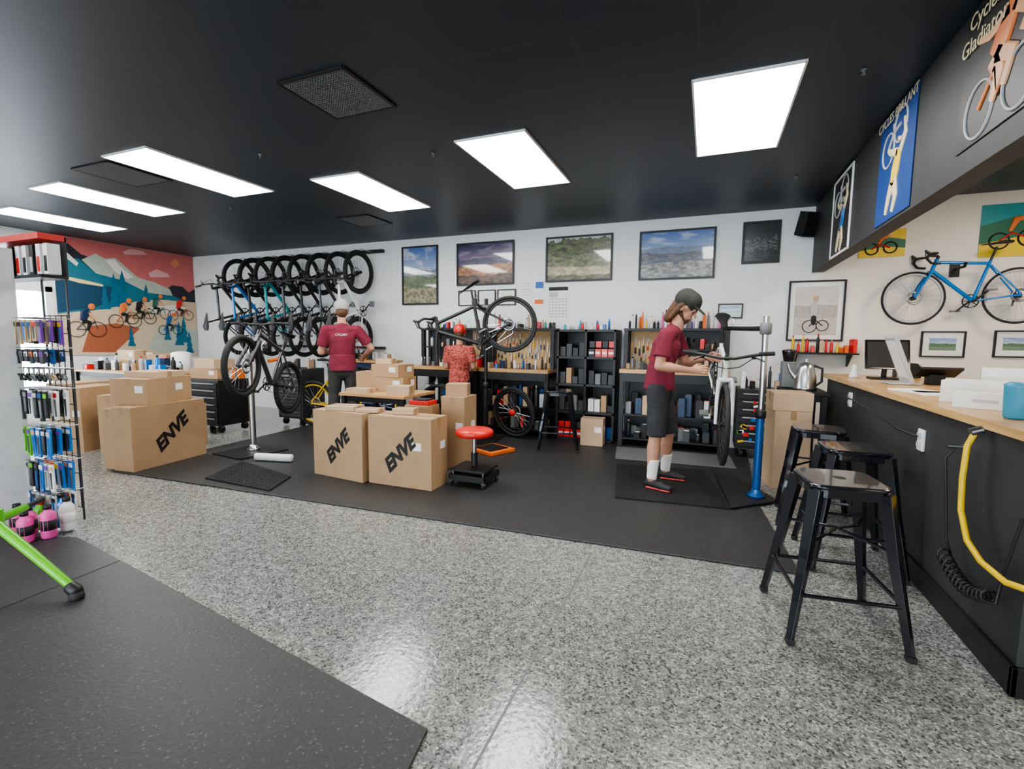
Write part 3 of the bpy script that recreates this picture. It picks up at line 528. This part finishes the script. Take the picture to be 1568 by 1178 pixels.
def chest(x0,x1,y0,y1,h,name,k='black',n=6,wheels=True,hk='steel'):
    b=MB(); z0=.12 if wheels else .02; b.bx(x0,x1,y0,y1,z0,h,k)
    for i in range(n):
        a=z0+.03+(h-z0-.05)*i/n; c=z0+.03+(h-z0-.05)*(i+1)/n-.012; b.bx(x0+.02,x1-.02,y0-.018,y0,a,c,k); b.bx(x0+.06,x1-.06,y0-.032,y0-.018,c-.022,c-.010,hk)
    if wheels:
        for x in(x0+.07,x1-.07):
            for y in(y0+.07,y1-.07): b.cyl((x-.018,y,.063),(x+.018,y,.063),.05,'rub',12); b.box((x,y,.10),(.05,.05,.04),'grey')
    return ctr(name,b,None,.004)
chest(-6.85,-6.05,4.4,4.9,.74,'tool_chest'); carton(.5,.34,.14,(-6.5,4.68),.1,z=.744,label=True); carton(.45,.3,.13,(-6.48,4.68),-.06,z=.887,k='card2'); clutter('bench_clutter',-6.2,-6.06,4.5,4.85,.744,3,.2,.5)
chest(-5.98,-5.50,5.3,5.75,.86,'tool_chest',k='dgrey',n=7); clutter('bench_clutter',-5.95,-5.54,5.35,5.7,.864,9,.24,.5,CN)
b=MB(); b.bx(-5.2,-4.5,5.98,6.3,.02,.95,'navy'); b.bx(-5.25,-4.45,5.95,6.33,.95,.985,'wood')
for i in range(4): b.bx(-5.17,-4.53,5.96,5.98,.08+i*.21,.26+i*.21,'navy'); b.bx(-5.05,-4.65,5.945,5.96,.22+i*.21,.235+i*.21,'steel')
ctr('workbench_cabinet',b)
clutter('bench_clutter',-5.2,-4.5,6.02,6.3,.987,10,.22,.4)
def hutch(x0,x1,name,y0=5.98,bz=.93,tz=1.46,peg=(0,1),rows=2):
    b=MB(); y1=YB-.03
    b.bx(x0,x1,y0,y1,bz-.045,bz,'wood')
    for x in(x0+.03,x1-.03):
        b.bx(x-.025,x+.025,y0+.02,y0+.07,.013,bz-.045,'black'); b.bx(x-.025,x+.025,y1-.06,y1-.01,.013,tz,'black'); b.bx(x-.025,x+.025,y1-.26,y1-.2,bz,tz,'black')
    b.bx(x0,x1,y1-.27,y1,tz,tz+.03,'black'); b.bx(x0,x1,y0+.04,y1,.40,.42,'black'); b.bx(x0,x1,y0+.04,y1,.10,.12,'black'); b.bx(x0+.03,x1-.03,y0,y0+.02,bz-.15,bz-.045,'black'); b.bx(x0+.03,x1-.03,y1-.02,y1-.01,.013,bz-.045,'black')
    xa,xb=x0+.06,x1-.06; pa,pb_=xa+(xb-xa)*peg[0],xa+(xb-xa)*peg[1]
    if pb_>pa: b.bx(pa,pb_,y1-.045,y1-.03,bz,tz,'peg')
    if peg!=(0,1):
        q0,q1=(pb_,xb) if peg[1]<1 else (xa,pa)
        b.bx(q0,q1,y1-.045,y1-.03,bz,tz,'dgrey'); b.bx(q0,q1,y1-.25,y1-.03,(bz+tz)/2,(bz+tz)/2+.02,'black')
    ctr(name,b)
    if peg!=(0,1): clutter('shelf_parts',q0+.03,q1-.03,y1-.2,y1-.12,(bz+tz)/2+.022,max(3,int((q1-q0)/.07)),.2,.6,CN)
    if pb_>pa:
        t=MB(); n=max(3,int((pb_-pa)/.055))
        for rr in range(rows):
          for i in range(n):
            x=pa+.04+(pb_-pa-.08)*(i+rr*.5)/(n-.5); z=random.uniform(1.28,1.40) if rr else random.uniform(1.12,1.2); l=random.uniform(.09,.2)*(1 if rr else .8); y=y1-.065; k=random.choice(['blue','black','black','steel','steel','dgrey','yellow','red'])
            t.tube([(x,y,z),(x,y,z-l*.5)],.006,'steel',5); t.tube([(x,y,z-l*.5),(x,y,z-l)],[.010,.012],k,6)
            if i%3==0: t.torus((x,y,z+.02),(0,1,0),.016,.005,'steel',12,5)
        ctr('hanging_hand_tools',t)
hutch(-4.05,-2.98,'workbench_hutch',peg=(.75,1)); hutch(-2.94,-1.93,'workbench_hutch'); hutch(-1.0,.25,'workbench_hutch',bz=.98,peg=(0,.5))
clutter('bench_clutter',-4.0,-3.0,6.05,6.2,.932,18,.24,.5,CN); clutter('bench_clutter',-2.9,-2.0,6.05,6.2,.932,18,.18,.5,CN)
clutter('shelf_bottles',-4.0,-3.0,6.3,6.42,1.492,22,.15,.3); clutter('shelf_bottles',-2.9,-1.95,6.3,6.42,1.492,16,.22,.3); clutter('shelf_bottles',-.98,.2,6.3,6.42,1.492,26,.26,.15,['purple','yellow','blue','orange','white','paper','pink','black','grey','white'])
clutter('bench_clutter',-.95,.2,6.05,6.2,.982,20,.2,.5,CN); 
for x0,x1 in((-3.95,-3.1),(-2.85,-2.0),(-.92,.18)):
    for z,hm in((.422,.40),(.122,.28)):
        clutter('under_bench_storage',x0,x1,6.06,6.16,z,11,hm,.8,CN); clutter('under_bench_storage',x0,x1,6.26,6.38,z,11,hm,.9,CN)
b=MB(); x0,x1=-1.84,-1.07; y0,y1=6.08,YB-.02; h=1.47
b.bx(x0,x1,y1-.01,y1,.013,h,'black')
for x in(x0,(x0+x1)/2-.0125,x1-.025): b.bx(x,x+.025,y0,y1,.013,h,'black')
for z in(.013,.37,.73,1.09,h-.03): b.bx(x0,x1,y0,y1,z,z+.03,'black')
ctr('cube_shelving_unit',b)
b=MB()
for (cx,zb,items) in [(-1.66,.043,'r'),(-1.27,.043,'b'),(-1.66,.40,'s'),(-1.27,.40,'c'),(-1.66,.76,'c'),(-1.27,.76,'s'),(-1.66,1.12,'s'),(-1.27,1.12,'r')]:
    for j in range(4):
        x=cx-.12+j*.085; hh=random.uniform(.08,.22); k=random.choice({'r':['red','redv','red','black'],'b':['blue','black','lgrey'],'s':['dgrey','black','grey'],'c':['card','black','paper','dgrey']}[items])
        if items=='r': b.box((x,6.2,zb+.05),(.075,.14,.10),k); b.box((x,6.13,zb+.05),(.06,.01,.03),'paper'); b.box((x,6.22,zb+.16),(.07,.12,.08),random.choice(['black','dgrey','red']))
        else: b.box((x,6.24,zb+hh/2),(.07,.16,hh),k)
ctr('shelf_parts_bins',b)
clutter('shelf_bottles',-1.82,-1.1,6.15,6.4,h+.002,14,.15,.3,['blue','white','teal','red','blue2','lgrey'])
carton(.28,.2,.34,(-1.30,5.93),.05,z=.014,k='card2',label=True)
chest(.34,.86,5.95,6.4,.80,'tool_chest',n=7,hk='lgrey'); clutter('bench_clutter',.36,.84,6.05,6.3,.802,8,.3,.4,CN)
b=MB()
for i in range(22):
    x=random.uniform(.38,.82); z=random.uniform(.2,.72); b.box((x,5.914,z),(random.uniform(.03,.07),.002,random.uniform(.02,.04)),random.choice(['paper','red','yellow','blue2','green','white']),Matrix.Rotation(random.uniform(-.4,.4),3,'Y'))
ctr('tool_chest_stickers',b)
b=MB(); b.prism([(-2.55,4.95,.014),(-2.2,4.8,.014),(-2.05,5.15,.014),(-2.4,5.3,.014)],(0,0,.04),'orange'); b.prism([(-2.5,4.97,.054),(-2.24,4.86,.054),(-2.12,5.12,.054),(-2.38,5.24,.054)],(0,0,.01),'black'); ctr('orange_kneeling_pad',b,None,.01)
b=MB(); b.lathe((-4.45,3.62,.055),(1,.25,0),[(.02,0),(.04,.01),(.04,.42),(.02,.43)],'white',14); ctr('paper_roll',b)
# ------------------------------------------------------------ counter
b=MB(); b.bx(1.15,1.19,2.32,5.7,.014,.98,'header'); b.bx(1.19,1.85,2.32,2.36,.014,.98,'header'); b.bx(1.19,1.85,5.66,5.7,.014,.98,'header'); b.bx(1.81,1.85,2.36,5.66,.014,.98,'header')
b.bx(1.13,1.15,2.30,5.7,.002,.12,'black'); b.bx(1.13,1.9,2.30,2.32,.002,.12,'black'); b.bx(1.12,1.95,2.2,5.75,.98,1.02,'woody')
ctr('service_counter',b,None,.003)
def onx(name,y,z,k='white'):
    b=MB(); b.bx(1.135,1.149,y-.037,y+.037,z-.06,z+.06,k); b.bx(1.125,1.136,y-.02,y+.02,z-.04,z-.01,'lgrey'); b.bx(1.125,1.136,y-.02,y+.02,z+.01,z+.04,'lgrey'); return ctr(name,b,None,.003)
onx('power_outlet',3.33,.80); onx('power_outlet',4.8,.86)
b=MB(); b.tube([(1.12,3.33,.82),(1.06,3.45,.84),(1.05,3.8,.88),(1.06,4.4,.9),(1.10,4.8,.88)],.006,'black',6); ctr('power_cable',b)
b=MB(); b.tube([(1.10,2.66,.97),(1.075,2.66,.90),(1.07,2.66,.75),(1.06,2.62,.62),(1.05,2.52,.52),(1.05,2.40,.48),(1.06,2.25,.47),(1.1,2.1,.5)],.012,'yellow',10); b.cyl((1.12,2.66,.975),(1.08,2.66,.96),.018,'steel'); ctr('yellow_air_hose',b)
b=MB(); pts=[(1.12,2.86,.86),(1.08,2.86,.80),(1.09,2.84,.6),(1.09,2.80,.42)]
n=90
for i in range(n): t=i/n; a=t*13*2*PI; pts.append((1.075+.028*math.cos(a),2.78-.42*t,.36-.06*math.sin(t*PI)+.028*math.sin(a)))
pts+=[(1.09,2.34,.45),(1.11,2.30,.7)]
b.tube(pts,.006,'black',6); b.cyl((1.14,2.86,.86),(1.08,2.86,.86),.012,'steel'); ctr('coiled_black_hose',b)
def wbox(x,y,w,d,h,z,a,name='white_product_box'):
    b=MB(); b.box((0,0,h/2),(w,d,h),'paper'); b.box((0,-d/2-.0008,h*.5),(w*.4,.001,h*.2),'lgrey'); b.box((0,0,h+.0005),(w*.9,.003,.001),'lgrey'); b.build(name,T(x,y,z)@Rz(a),.003)
wbox(1.42,3.38,.34,.22,.12,1.021,-.5); wbox(1.68,3.62,.34,.24,.18,1.021,-.4); wbox(1.31,3.10,.24,.12,.08,1.021,-.5)
b=MB(); b.box((1.36,3.78,1.026),(.2,.28,.01),'paper'); b.box((1.32,3.95,1.026),(.2,.28,.01),'paper',Matrix.Rotation(.4,3,'Z')); ctr('paper_stack',b)
b=MB(); b.lathe((1.26,2.74,1.021),(0,0,1),[(.035,0),(.042,.01),(.046,.14),(.048,.15),(.03,.16)],'mug',18); ctr('travel_mug',b)
b=MB(); R=Matrix.Rotation(-.25,3,'X'); x,y=1.45,5.08
b.box((x,y,1.24),(.32,.02,.26),'screen',R); b.box((x,y-.015,1.24),(.29,.004,.23),'black',R); b.cyl((x,y+.05,1.03),(x,y+.02,1.2),.02,'black'); b.box((x,y+.07,1.03),(.2,.16,.016),'black'); ctr('point_of_sale_monitor',b,None,.004)
b=MB(); R=Matrix.Rotation(-.35,3,'Y'); b.box((1.40,4.62,1.21),(.03,.22,.38),'lgrey',R); b.box((1.42,4.62,1.03),(.2,.2,.015),'lgrey'); b.box((1.383,4.62,1.216),(.006,.18,.3),'white',R); ctr('tablet_stand',b,None,.004)
b=MB(); R=Matrix.Rotation(-.45,3,'X'); b.box((1.66,4.65,1.12),(.26,.16,.02),'black',R); b.box((1.66,4.7,1.06),(.1,.1,.08),'black'); ctr('card_reader',b,None,.004)
b=MB(); b.lathe((1.25,5.2,1.021),(0,0,1),[(.035,0),(.04,.01),(.03,.05),(.02,.08),(.025,.10),(.005,.12)],'white',14); ctr('hand_sanitizer',b)
clutter('counter_drinks',1.5,1.85,5.45,5.6,1.021,6,.2,.2,['black','grey','white','dgrey'])
b=MB(); b.bx(.88,1.55,6.30,YB-.004,1.20,1.22,'black'); 
for x in(.95,1.48): b.prism([(x,YB-.004,1.20),(x,6.34,1.20),(x,YB-.004,1.06)],(.02,0,0),'black')
ctr('snack_shelf',b)
clutter('counter_drinks',.9,1.52,6.36,6.44,1.222,13,.22,.3,['red','yellow','orange','redv','red','black','card2'])
table(.72,1.1,5.3,5.88,.86,'side_table','black'); 
b=MB(); c=(.92,5.5,.862); b.lathe(c,(0,0,1),[(.10,0),(.105,.02),(.10,.03),(.095,.12),(.075,.22),(.06,.26),(.02,.28),(.015,.30),(.02,.31)],'steel',24); b.tube([(1.0,5.5,.90),(1.06,5.5,.95),(1.06,5.5,1.08),(.98,5.5,1.11)],.012,'black',8); b.tube([(.83,5.5,.98),(.78,5.5,1.05),(.76,5.5,1.12)],[.02,.014,.01],'steel',8); ctr('electric_kettle',b)
b=MB(); b.box((.80,5.75,1.0),(.13,.16,.27),'grey'); b.lathe((.80,5.75,1.135),(0,0,1),[(.05,0),(.07,.10),(.07,.12),(.02,.13)],'blackgloss',16); ctr('coffee_grinder',b,None,.008)
# ------------------------------------------------------------ left display
b=MB(); b.bx(-4.55,-4.40,.2,1.78,.012,1.92,'white'); ctr('display_gondola',b,None,.004)
b=MB(); X0,X1,Y=-4.42,-4.12,1.93
for x in(X0,X1): b.cyl((x,Y,.012),(x,Y,1.98),.007,'dgrey',8)
for i in range(12): b.cyl((X0,Y,.1+i*.125),(X1,Y,.1+i*.125),.004,'black',6)
for i in range(5): b.cyl((X0+.07*i,Y,.1),(X0+.07*i,Y,1.475),.003,'black',6)
b.bx(X0-.4,X1+.04,Y-.15,Y,1.72,1.74,'black'); b.bx(X0-.4,X1+.04,Y-.01,Y,1.74,2.0,'dgrey'); b.bx(X0-.4,X1+.04,Y-.15,Y,1.97,2.01,'red')
ctr('display_rack',b)
b=MB()
for i in range(9): 
    x=X0-.34+i*.085; b.bx(x,x+.05,Y-.13,Y-.06,1.742,1.94,'white' if i%3 else 'black'); b.bx(x+.01,x+.04,Y-.133,Y-.13,1.76,1.86,['lgrey','red','black'][i%3])
ctr('boxed_accessories',b)
b=MB(); 
for r,(z,ln) in enumerate([(1.44,.16),(1.24,.10),(1.10,.10),(.96,.2),(.70,.2),(.46,.2),(.24,.14)]):
    for i in range(6):
        x=X0+.01+i*.062; 
        for j in range(3):
            y=Y-.06-j*.055; l=ln*random.uniform(.8,1.05)
            if r in(2,):
                b.torus((x,y,z-.05),(0,1,.3),.022,.007,random.choice(['black','grey','tan']),12,6); b.tube([(x,y,z-.03),(x,y,z+.01)],.005,'steel',5)
            else:
                k=random.choice([['tan','tan','purple','black'],['dgrey','navy','blue'],['black'],['black','paper','dgrey','black'],['paper','green','black','blue2'],['blue2','orange','lgrey','paper','black'],['blue','white','lgrey']][r])
                b.box((x,y,z-l/2),(.042,.012,l),k,Matrix.Rotation(random.uniform(-.1,.1),3,'Y')); b.box((x,y-.007,z-.03),(.04,.003,.03),random.choice(CK)); b.tube([(x,y,z-l*.3),(x,y,z-l*.9)],[.014,.010],random.choice(['black','dgrey','blue','grey']),6)
        b.tube([(x,Y,z+.01),(x,Y-.2,z+.015)],.0025,'steel',5)
ctr('hanging_accessories',b)
b=MB()
for (x,y,h,k) in [(-4.00,1.56,.20,'pink'),(-4.10,1.62,.20,'pink'),(-3.96,1.66,.22,'pink'),(-4.18,1.72,.2,'green'),(-4.0,1.78,.23,'white'),(-4.24,1.62,.2,'pink'),(-4.1,1.80,.24,'blue2')]: bottle(b,x,y,.013,h,.042,k,'black' if k!='green' else 'red'); b.lathe((x,y,.013+h*.25),(0,0,1),[(.0425,0),(.0425,h*.3)],'ink' if k=='pink' else 'paper',14)
ctr('cleaner_bottles',b)
b=MB(); b.tube([(-3.45,1.22,.36),(-3.2,1.26,.22),(-2.92,1.30,.065)],[.026,.024,.020],'green',12); b.lathe((-2.95,1.295,.075),V((.85,.15,-.5)),[(.024,0),(.030,.01),(.032,.05),(.024,.07)],'black',14); b.lathe((-2.90,1.30,.012),(0,0,1),[(.030,0),(.034,.015),(.026,.04)],'rub',14)
b.tube([(-3.45,1.22,.36),(-3.7,.9,.36),(-3.9,.6,.05)],[.03,.026,.022],'green',10); b.lathe((-3.9,.6,.012),(0,0,1),[(.035,0),(.04,.015),(.03,.04)],'rub',14)
b.tube([(-3.45,1.22,.36),(-3.55,1.34,.35),(-3.62,1.42,.345)],[.026,.024,.02],'green',10); b.tube([(-3.62,1.42,.345),(-3.72,1.54,.34)],.016,'black',8)
b.tube([(-3.45,1.22,.33),(-3.45,1.22,.42)],.045,'green',12); b.cyl((-3.45,1.22,.4),(-3.55,1.1,.75),.02,'green',10); ctr('bicycle_trainer_stand',b)
# ------------------------------------------------------------ people
class Body:
    def __init__(s,base,face,sc=1.): 
        s.b=V(base); f=V((face[0],face[1],0)).normalized(); s.F=f; s.L=V((-f.y,f.x,0)); s.U=V((0,0,1)); s.sc=sc; s.p=[]
    def d(s,v): return s.F*v[0]+s.L*v[1]+s.U*v[2]
    def P(s,v): return s.b+s.d(v)*s.sc
    def cone(s,a,c,r0,r1,tag,ratio=1.,w=(0,1,0),fl=0): s.p.append((s.P(a),s.P(c),r0*s.sc,r1*s.sc,tag,ratio,s.d(w).normalized(),.12 if fl else min(1.,max(ratio,.35))))
    def hand(s,wr,d,nrm,side,curl=.5,tag='skin'):
        wr=V(wr);d=V(d).normalized();nrm=V(nrm);nrm=(nrm-d*nrm.dot(d)).normalized();l=d.cross(nrm)*side
        s.cone(wr,wr+d*.03,.029,.032,tag,.7,l); s.cone(wr+d*.035,wr+d*.075,.036,.038,tag,.42,l)
        for j,ln in enumerate((.070,.079,.073,.057)):
            p=wr+d*(.088-.004*abs(j-1.3))+l*(.033-.0225*j); ang=0
            for q,(fr_,cc) in enumerate(((.45,.7),(.32,1.),(.23,.8))):
                ang+=curl*cc; dd=(d*math.cos(ang)+nrm*math.sin(ang)); e=p+dd*ln*fr_; s.cone(p,e,.0092-.0007*q,.0087-.0008*q,tag); p=e
        t0=wr+d*.03+l*.028; t1=t0+(d*.6+l*.55+nrm*.45).normalized()*.035; t2=t1+(d*.85+nrm*.5+l*.1).normalized()*.03
        s.cone(t0,t1,.014,.011,tag); s.cone(t1,t2,.0105,.009,tag)
    def head(s,C,f,hairk,capk=None,back=False,long=False):
        C=V(C);f=V(f).normalized();u=V((0,0,1));u=(u-f*u.dot(f)).normalized();l=u.cross(f)
        s.cone(C-f*.020+u*.03,C+f*.012+u*.03,.088,.084,'skin',.88,l)
        s.cone(C+f*.040+u*.02,C+f*.048-u*.05,.060,.048,'skin',.95,l); s.cone(C+f*.04-u*.06,C+f*.066-u*.092,.044,.024,'skin',1.,l)
        s.cone(C+f*.094+u*.012,C+f*.120-u*.026,.008,.0120,'skin'); s.cone(C+f*.080+u*.026+l*.030,C+f*.080+u*.026-l*.030,.019,.019,'skin')
        s.cone(C+f*.094-u*.055+l*.016,C+f*.094-u*.055-l*.016,.0095,.0095,'lip')
        for q in(-1,1): 
            s.cone(C+l*q*.080+u*.012-f*.005,C+l*q*.080-u*.025,.021,.013,'skin',.5,f); s.cone(C+f*.090+l*q*.031+u*.004,C+f*.091+l*q*.032+u*.004,.0105,.0105,'eye')
        s.cone(C-f*.035+u*.035,C-f*.045-u*.02,.088,.072,hairk,.95,l)
        if long: 
            s.cone(C-f*.045-u*.02,C-f*.080-u*.15,.072,.040,hairk,1.1,l)
            for q in(-1,1): s.cone(C+l*q*.068-f*.015+u*.02,C+l*q*.062-f*.045-u*.13,.030,.020,hairk); s.cone(C+l*q*.056+f*.012-u*.055,C+l*q*.02+f*.062-u*.098,.013,.015,hairk)
            s.cone(C+f*.060-u*.090,C+f*.062-u*.116,.036,.020,hairk,1.,l)
        if capk:
            s.cone(C-f*.030+u*.062,C+f*.018+u*.066,.098,.090,capk,1.05,l)
            g=-f if back else f
            s.cone(C+g*.080+u*.052,C+g*.160+u*.036,.066,.052,capk,.14,l)
            s.cone(C+u*.150-f*.005,C+u*.156-f*.005,.010,.008,capk)
    def build(s,name,tags,voxel=.0050):
        b=MB(); b.mats=[M['skin']]
        for (p0,p1,r0,r1,tag,ra,w,cap) in s.p:
            ax,w_,n_=fr(p1-p0,w); n=28 if r0>.02 else 14; vs=[]
            rings=[]
            for j in range(5): t=PI/2*j/5; rings.append((p0-ax*r0*cap*math.cos(t),r0*max(math.sin(t),.02)))
            rings+=[(p0,r0),(p0.lerp(p1,.5),(r0+r1)/2),(p1,r1)]
            for j in range(4,-1,-1): t=PI/2*j/5; rings.append((p1+ax*r1*cap*math.cos(t),r1*max(math.sin(t),.02)))
            for c,r in rings:
                for j in range(n): q=2*PI*j/n; vs.append(c+w_*math.cos(q)*r+n_*math.sin(q)*r*ra)
            N=len(rings); fs=[(i*n+j,i*n+(j+1)%n,(i+1)*n+(j+1)%n,(i+1)*n+j) for i in range(N-1) for j in range(n)]+[tuple(range(n-1,-1,-1)),tuple((N-1)*n+j for j in range(n))]
            b.add(vs,fs,'skin',True)
        ob=b.build('tmp'); rm=ob.modifiers.new('r','REMESH'); rm.mode='VOXEL'; rm.voxel_size=voxel; rm.use_smooth_shade=True
        sm=ob.modifiers.new('s','SMOOTH'); sm.factor=.5; sm.iterations=4
        dg=bpy.context.evaluated_depsgraph_get(); me=bpy.data.meshes.new_from_object(ob.evaluated_get(dg)); bpy.data.objects.remove(ob)
        me.materials.clear(); tl=list(tags.keys())
        for t in tl: me.materials.append(M[tags[t]])
        n=len(me.polygons); c=np.empty(n*3,dtype=np.float32); me.polygons.foreach_get('center',c); c=c.reshape(-1,3)
        best=np.full(n,1e9); idx=np.zeros(n,dtype=np.int32)
        for (p0,p1,r0,r1,tag,ra,w,cap) in s.p:
            ax,w_,n_=fr(p1-p0,w); A=np.array(p0);D=np.array(p1-p0);L2=max(D@D,1e-9)
            t=np.clip((c-A)@D/L2,0,1); q=c-A-t[:,None]*D
            qa=q@np.array(w_);qb=q@np.array(n_)/ra;qc=q@np.array(ax)/cap; rr=r0+(r1-r0)*t
            ds=(np.sqrt(qa**2+qb**2+qc**2)-rr)*min(1,ra*1.0 if ra<.5 else 1)
            k=ds<best; best[k]=ds[k]; idx[k]=tl.index(tag)
        me.polygons.foreach_set('material_index',idx); me.polygons.foreach_set('use_smooth',[True]*n); me.update()
        o=bpy.data.objects.new(name,me); COL.objects.link(o); return o
def person(name,base,face,sc,J,tags,short=True,**hk):
    B=Body(base,face,sc); g=J.get
    pel,wa,ch,nk=g('pel',(0,0,.95)),g('wa',(0,0,1.08)),g('ch',(0,0,1.28)),g('nk',(0,0,1.45)); C=g('head',(.03,0,1.64))
    pel,wa,ch,nk,C=map(V,(pel,wa,ch,nk,C))
    B.cone(pel+V((0,0,-.065)),wa,.180,.156,'shirt',.76,fl=1); B.cone(wa,ch,.154,.170,'shirt',.72); B.cone(ch,ch.lerp(nk,.6),.168,.125,'shirt',.66)
    B.cone(pel-V((0,0,.005)),pel-V((0,0,.085)),.152,.156,'pants',.74); B.cone(nk-V((0,0,.05)),nk.lerp(C,.62),.058,.052,'skin'); B.cone(nk-V((.0,0,.03)),nk-V((0,0,.01)),.072,.066,'shirt')
    for s,k in((-1,'R'),(1,'L')):
        sh,el,wr=map(V,g('arm'+k)); hd=g('hd'+k,wr-el); 
        B.cone(nk+V((0,s*.05,-.035)),sh,.058,.064,'shirt'); B.cone(ch+V((0,s*.10,.03)),sh.lerp(ch,.25),.075,.070,'shirt',.9); B.cone(sh,el,.050,.042,'skin'); B.cone(sh,sh.lerp(el,.3),.068,.068,'shirt'); B.cone(sh.lerp(el,.15),sh.lerp(el,.70),.068,.073,'shirt',fl=1); B.cone(el,el.lerp(wr,.35),.043,.044,'skin'); B.cone(el.lerp(wr,.35),wr,.044,.026,'skin',.9)
        B.hand(wr,hd,g('nr'+k,(0,0,-1)),(1 if k=='R' else -1)*g('tf',1),g('curl'+k,.5))
        kn,an=map(V,g('leg'+k)); hp_=pel+V((0,s*.088,-.06)); B.cone(hp_,kn+V((0,0,.06)),.098,.074,'pants')
        if short: B.cone(hp_.lerp(kn,.45),kn+V((0,0,-.03)),.088,.084,'pants',fl=1); B.cone(kn+V((0,0,.03)),kn.lerp(an,.35)+V((-.012,0,0)),.052,.056,'skin'); B.cone(kn.lerp(an,.35)+V((-.012,0,0)),an,.055,.036,'skin'); B.cone(kn.lerp(an,.60),an,.051,.043,'sock',fl=1)
        else: B.cone(kn+V((0,0,.1)),an+V((0,0,-.03)),.076,.068,'pants',fl=1)
        td=V(g('toe'+k,(1,s*.12,0))).normalized(); he=an+V((0,0,-.045))-td*.03
        B.cone(he,he+td*.13+V((0,0,-.008)),.040,.042,'shoe',.9,(0,0,1)); B.cone(he+td*.12-V((0,0,.006)),he+td*.20-V((0,0,.012)),.042,.034,'shoe',.78,V((-td.y,td.x,0)))
        w=V((-td.y,td.x,0)); B.cone(he-V((0,0,.034)),he+td*.205-V((0,0,.034)),.043,.041,'sole',.20,w)
    B.head(C,g('look',(1,0,-.1)),'hair',**hk); return B.build(name,tags)
t1=dict(skin='skin',shirt='maroon',pants='shorts',sock='sock',shoe='shoe',sole='shoered',hair='hair',lip='lip',eye='eye',cap='cap')
J1=dict(pel=(-.03,0,.95),wa=(-.02,0,1.08),ch=(.02,0,1.27),nk=(.08,0,1.43),head=(.165,-.01,1.605),look=(.80,-.14,-.50),
  armR=((.04,-.19,1.365),(.0,-.25,1.10),(.25,-.18,1.07)),hdR=(1,.2,.1),nrR=(.1,1,-.2),curlR=.45,armL=((.08,.19,1.365),(.16,.23,1.11),(.35,.12,1.17)),hdL=(1,-.15,.05),nrL=(.1,-1,-.2),curlL=.6,
  legR=((-.02,-.13,.50),(-.04,-.17,.09)),legL=((.06,.12,.50),(.03,.19,.09)),toeR=(1,-.35,0),toeL=(1,.0,0))
m1=person('mechanic_man',(-.36,4.5,.024),(1,-.05),1.0,J1,t1,capk='cap',long=True)
t2=dict(t1); t2.update(pants='jeans',cap='capg',sole='shoe')
m2=person('mechanic_man',(-4.42,4.95,.014),(-.62,.78),1.01,dict(look=(1,.1,-.25),head=(.05,0,1.64),armR=((0,-.195,1.40),(.02,-.36,1.17),(.20,-.26,1.05)),hdR=(1,.2,-.3),nrR=(0,1,-.2),armL=((0,.195,1.40),(.03,.26,1.12),(.26,.20,1.12)),hdL=(1,-.1,0),nrL=(0,-1,-.2),
  legR=((.02,-.11,.50),(-.03,-.13,.09)),legL=((.02,.11,.50),(-.03,.13,.09))),t2,short=False,capk='cap',back=False)
fx=V((-.62,.78,0)).normalized(); text('CYCLERY',.035,basis((fx.y,-fx.x,0),(0,0,1),tuple(-fx),V((-4.42,4.95,1.37))-fx*.124),'paper','shirt_print',m2)
t3=dict(t1); t3.update(shirt='plaid',cap='redv',pants='shorts',sole='shoe')
person('child_in_plaid_shirt',(-3.05,5.62,.014),(-.25,1),.84,dict(look=(1,0,-.3),armR=((0,-.18,1.40),(.02,-.22,1.13),(.22,-.16,1.10)),nrR=(0,1,-.2),armL=((0,.18,1.40),(.02,.22,1.13),(.22,.16,1.10)),nrL=(0,-1,-.2),
  legR=((.02,-.10,.50),(-.03,-.11,.09)),legL=((.02,.10,.50),(-.03,.11,.09))),t3,capk='cap')
# ------------------------------------------------------------ world, camera
w=bpy.data.worlds.new('sky'); SC.world=w; w.use_nodes=True; bg=w.node_tree.nodes['Background']; bg.inputs[0].default_value=(.80,.90,1,1); bg.inputs[1].default_value=7.
cd=bpy.data.cameras.new('camera'); cd.sensor_width=36; cd.lens=730.2/1568*36; cd.clip_start=.05
cam=bpy.data.objects.new('camera',cd); COL.objects.link(cam)
a,p,r=.387,.097,-.010
right=V((math.cos(a),math.sin(a),0)); fw=V((-math.sin(a)*math.cos(p),math.cos(a)*math.cos(p),-math.sin(p))); up=right.cross(fw)
r2=right*math.cos(r)-up*math.sin(r); u2=right*math.sin(r)+up*math.cos(r)
cam.matrix_world=basis(r2,u2,-fw,(0,0,1.35)); SC.camera=cam
SC.view_settings.view_transform='AgX'; SC.view_settings.look='AgX - Medium High Contrast'; SC.view_settings.exposure=.5
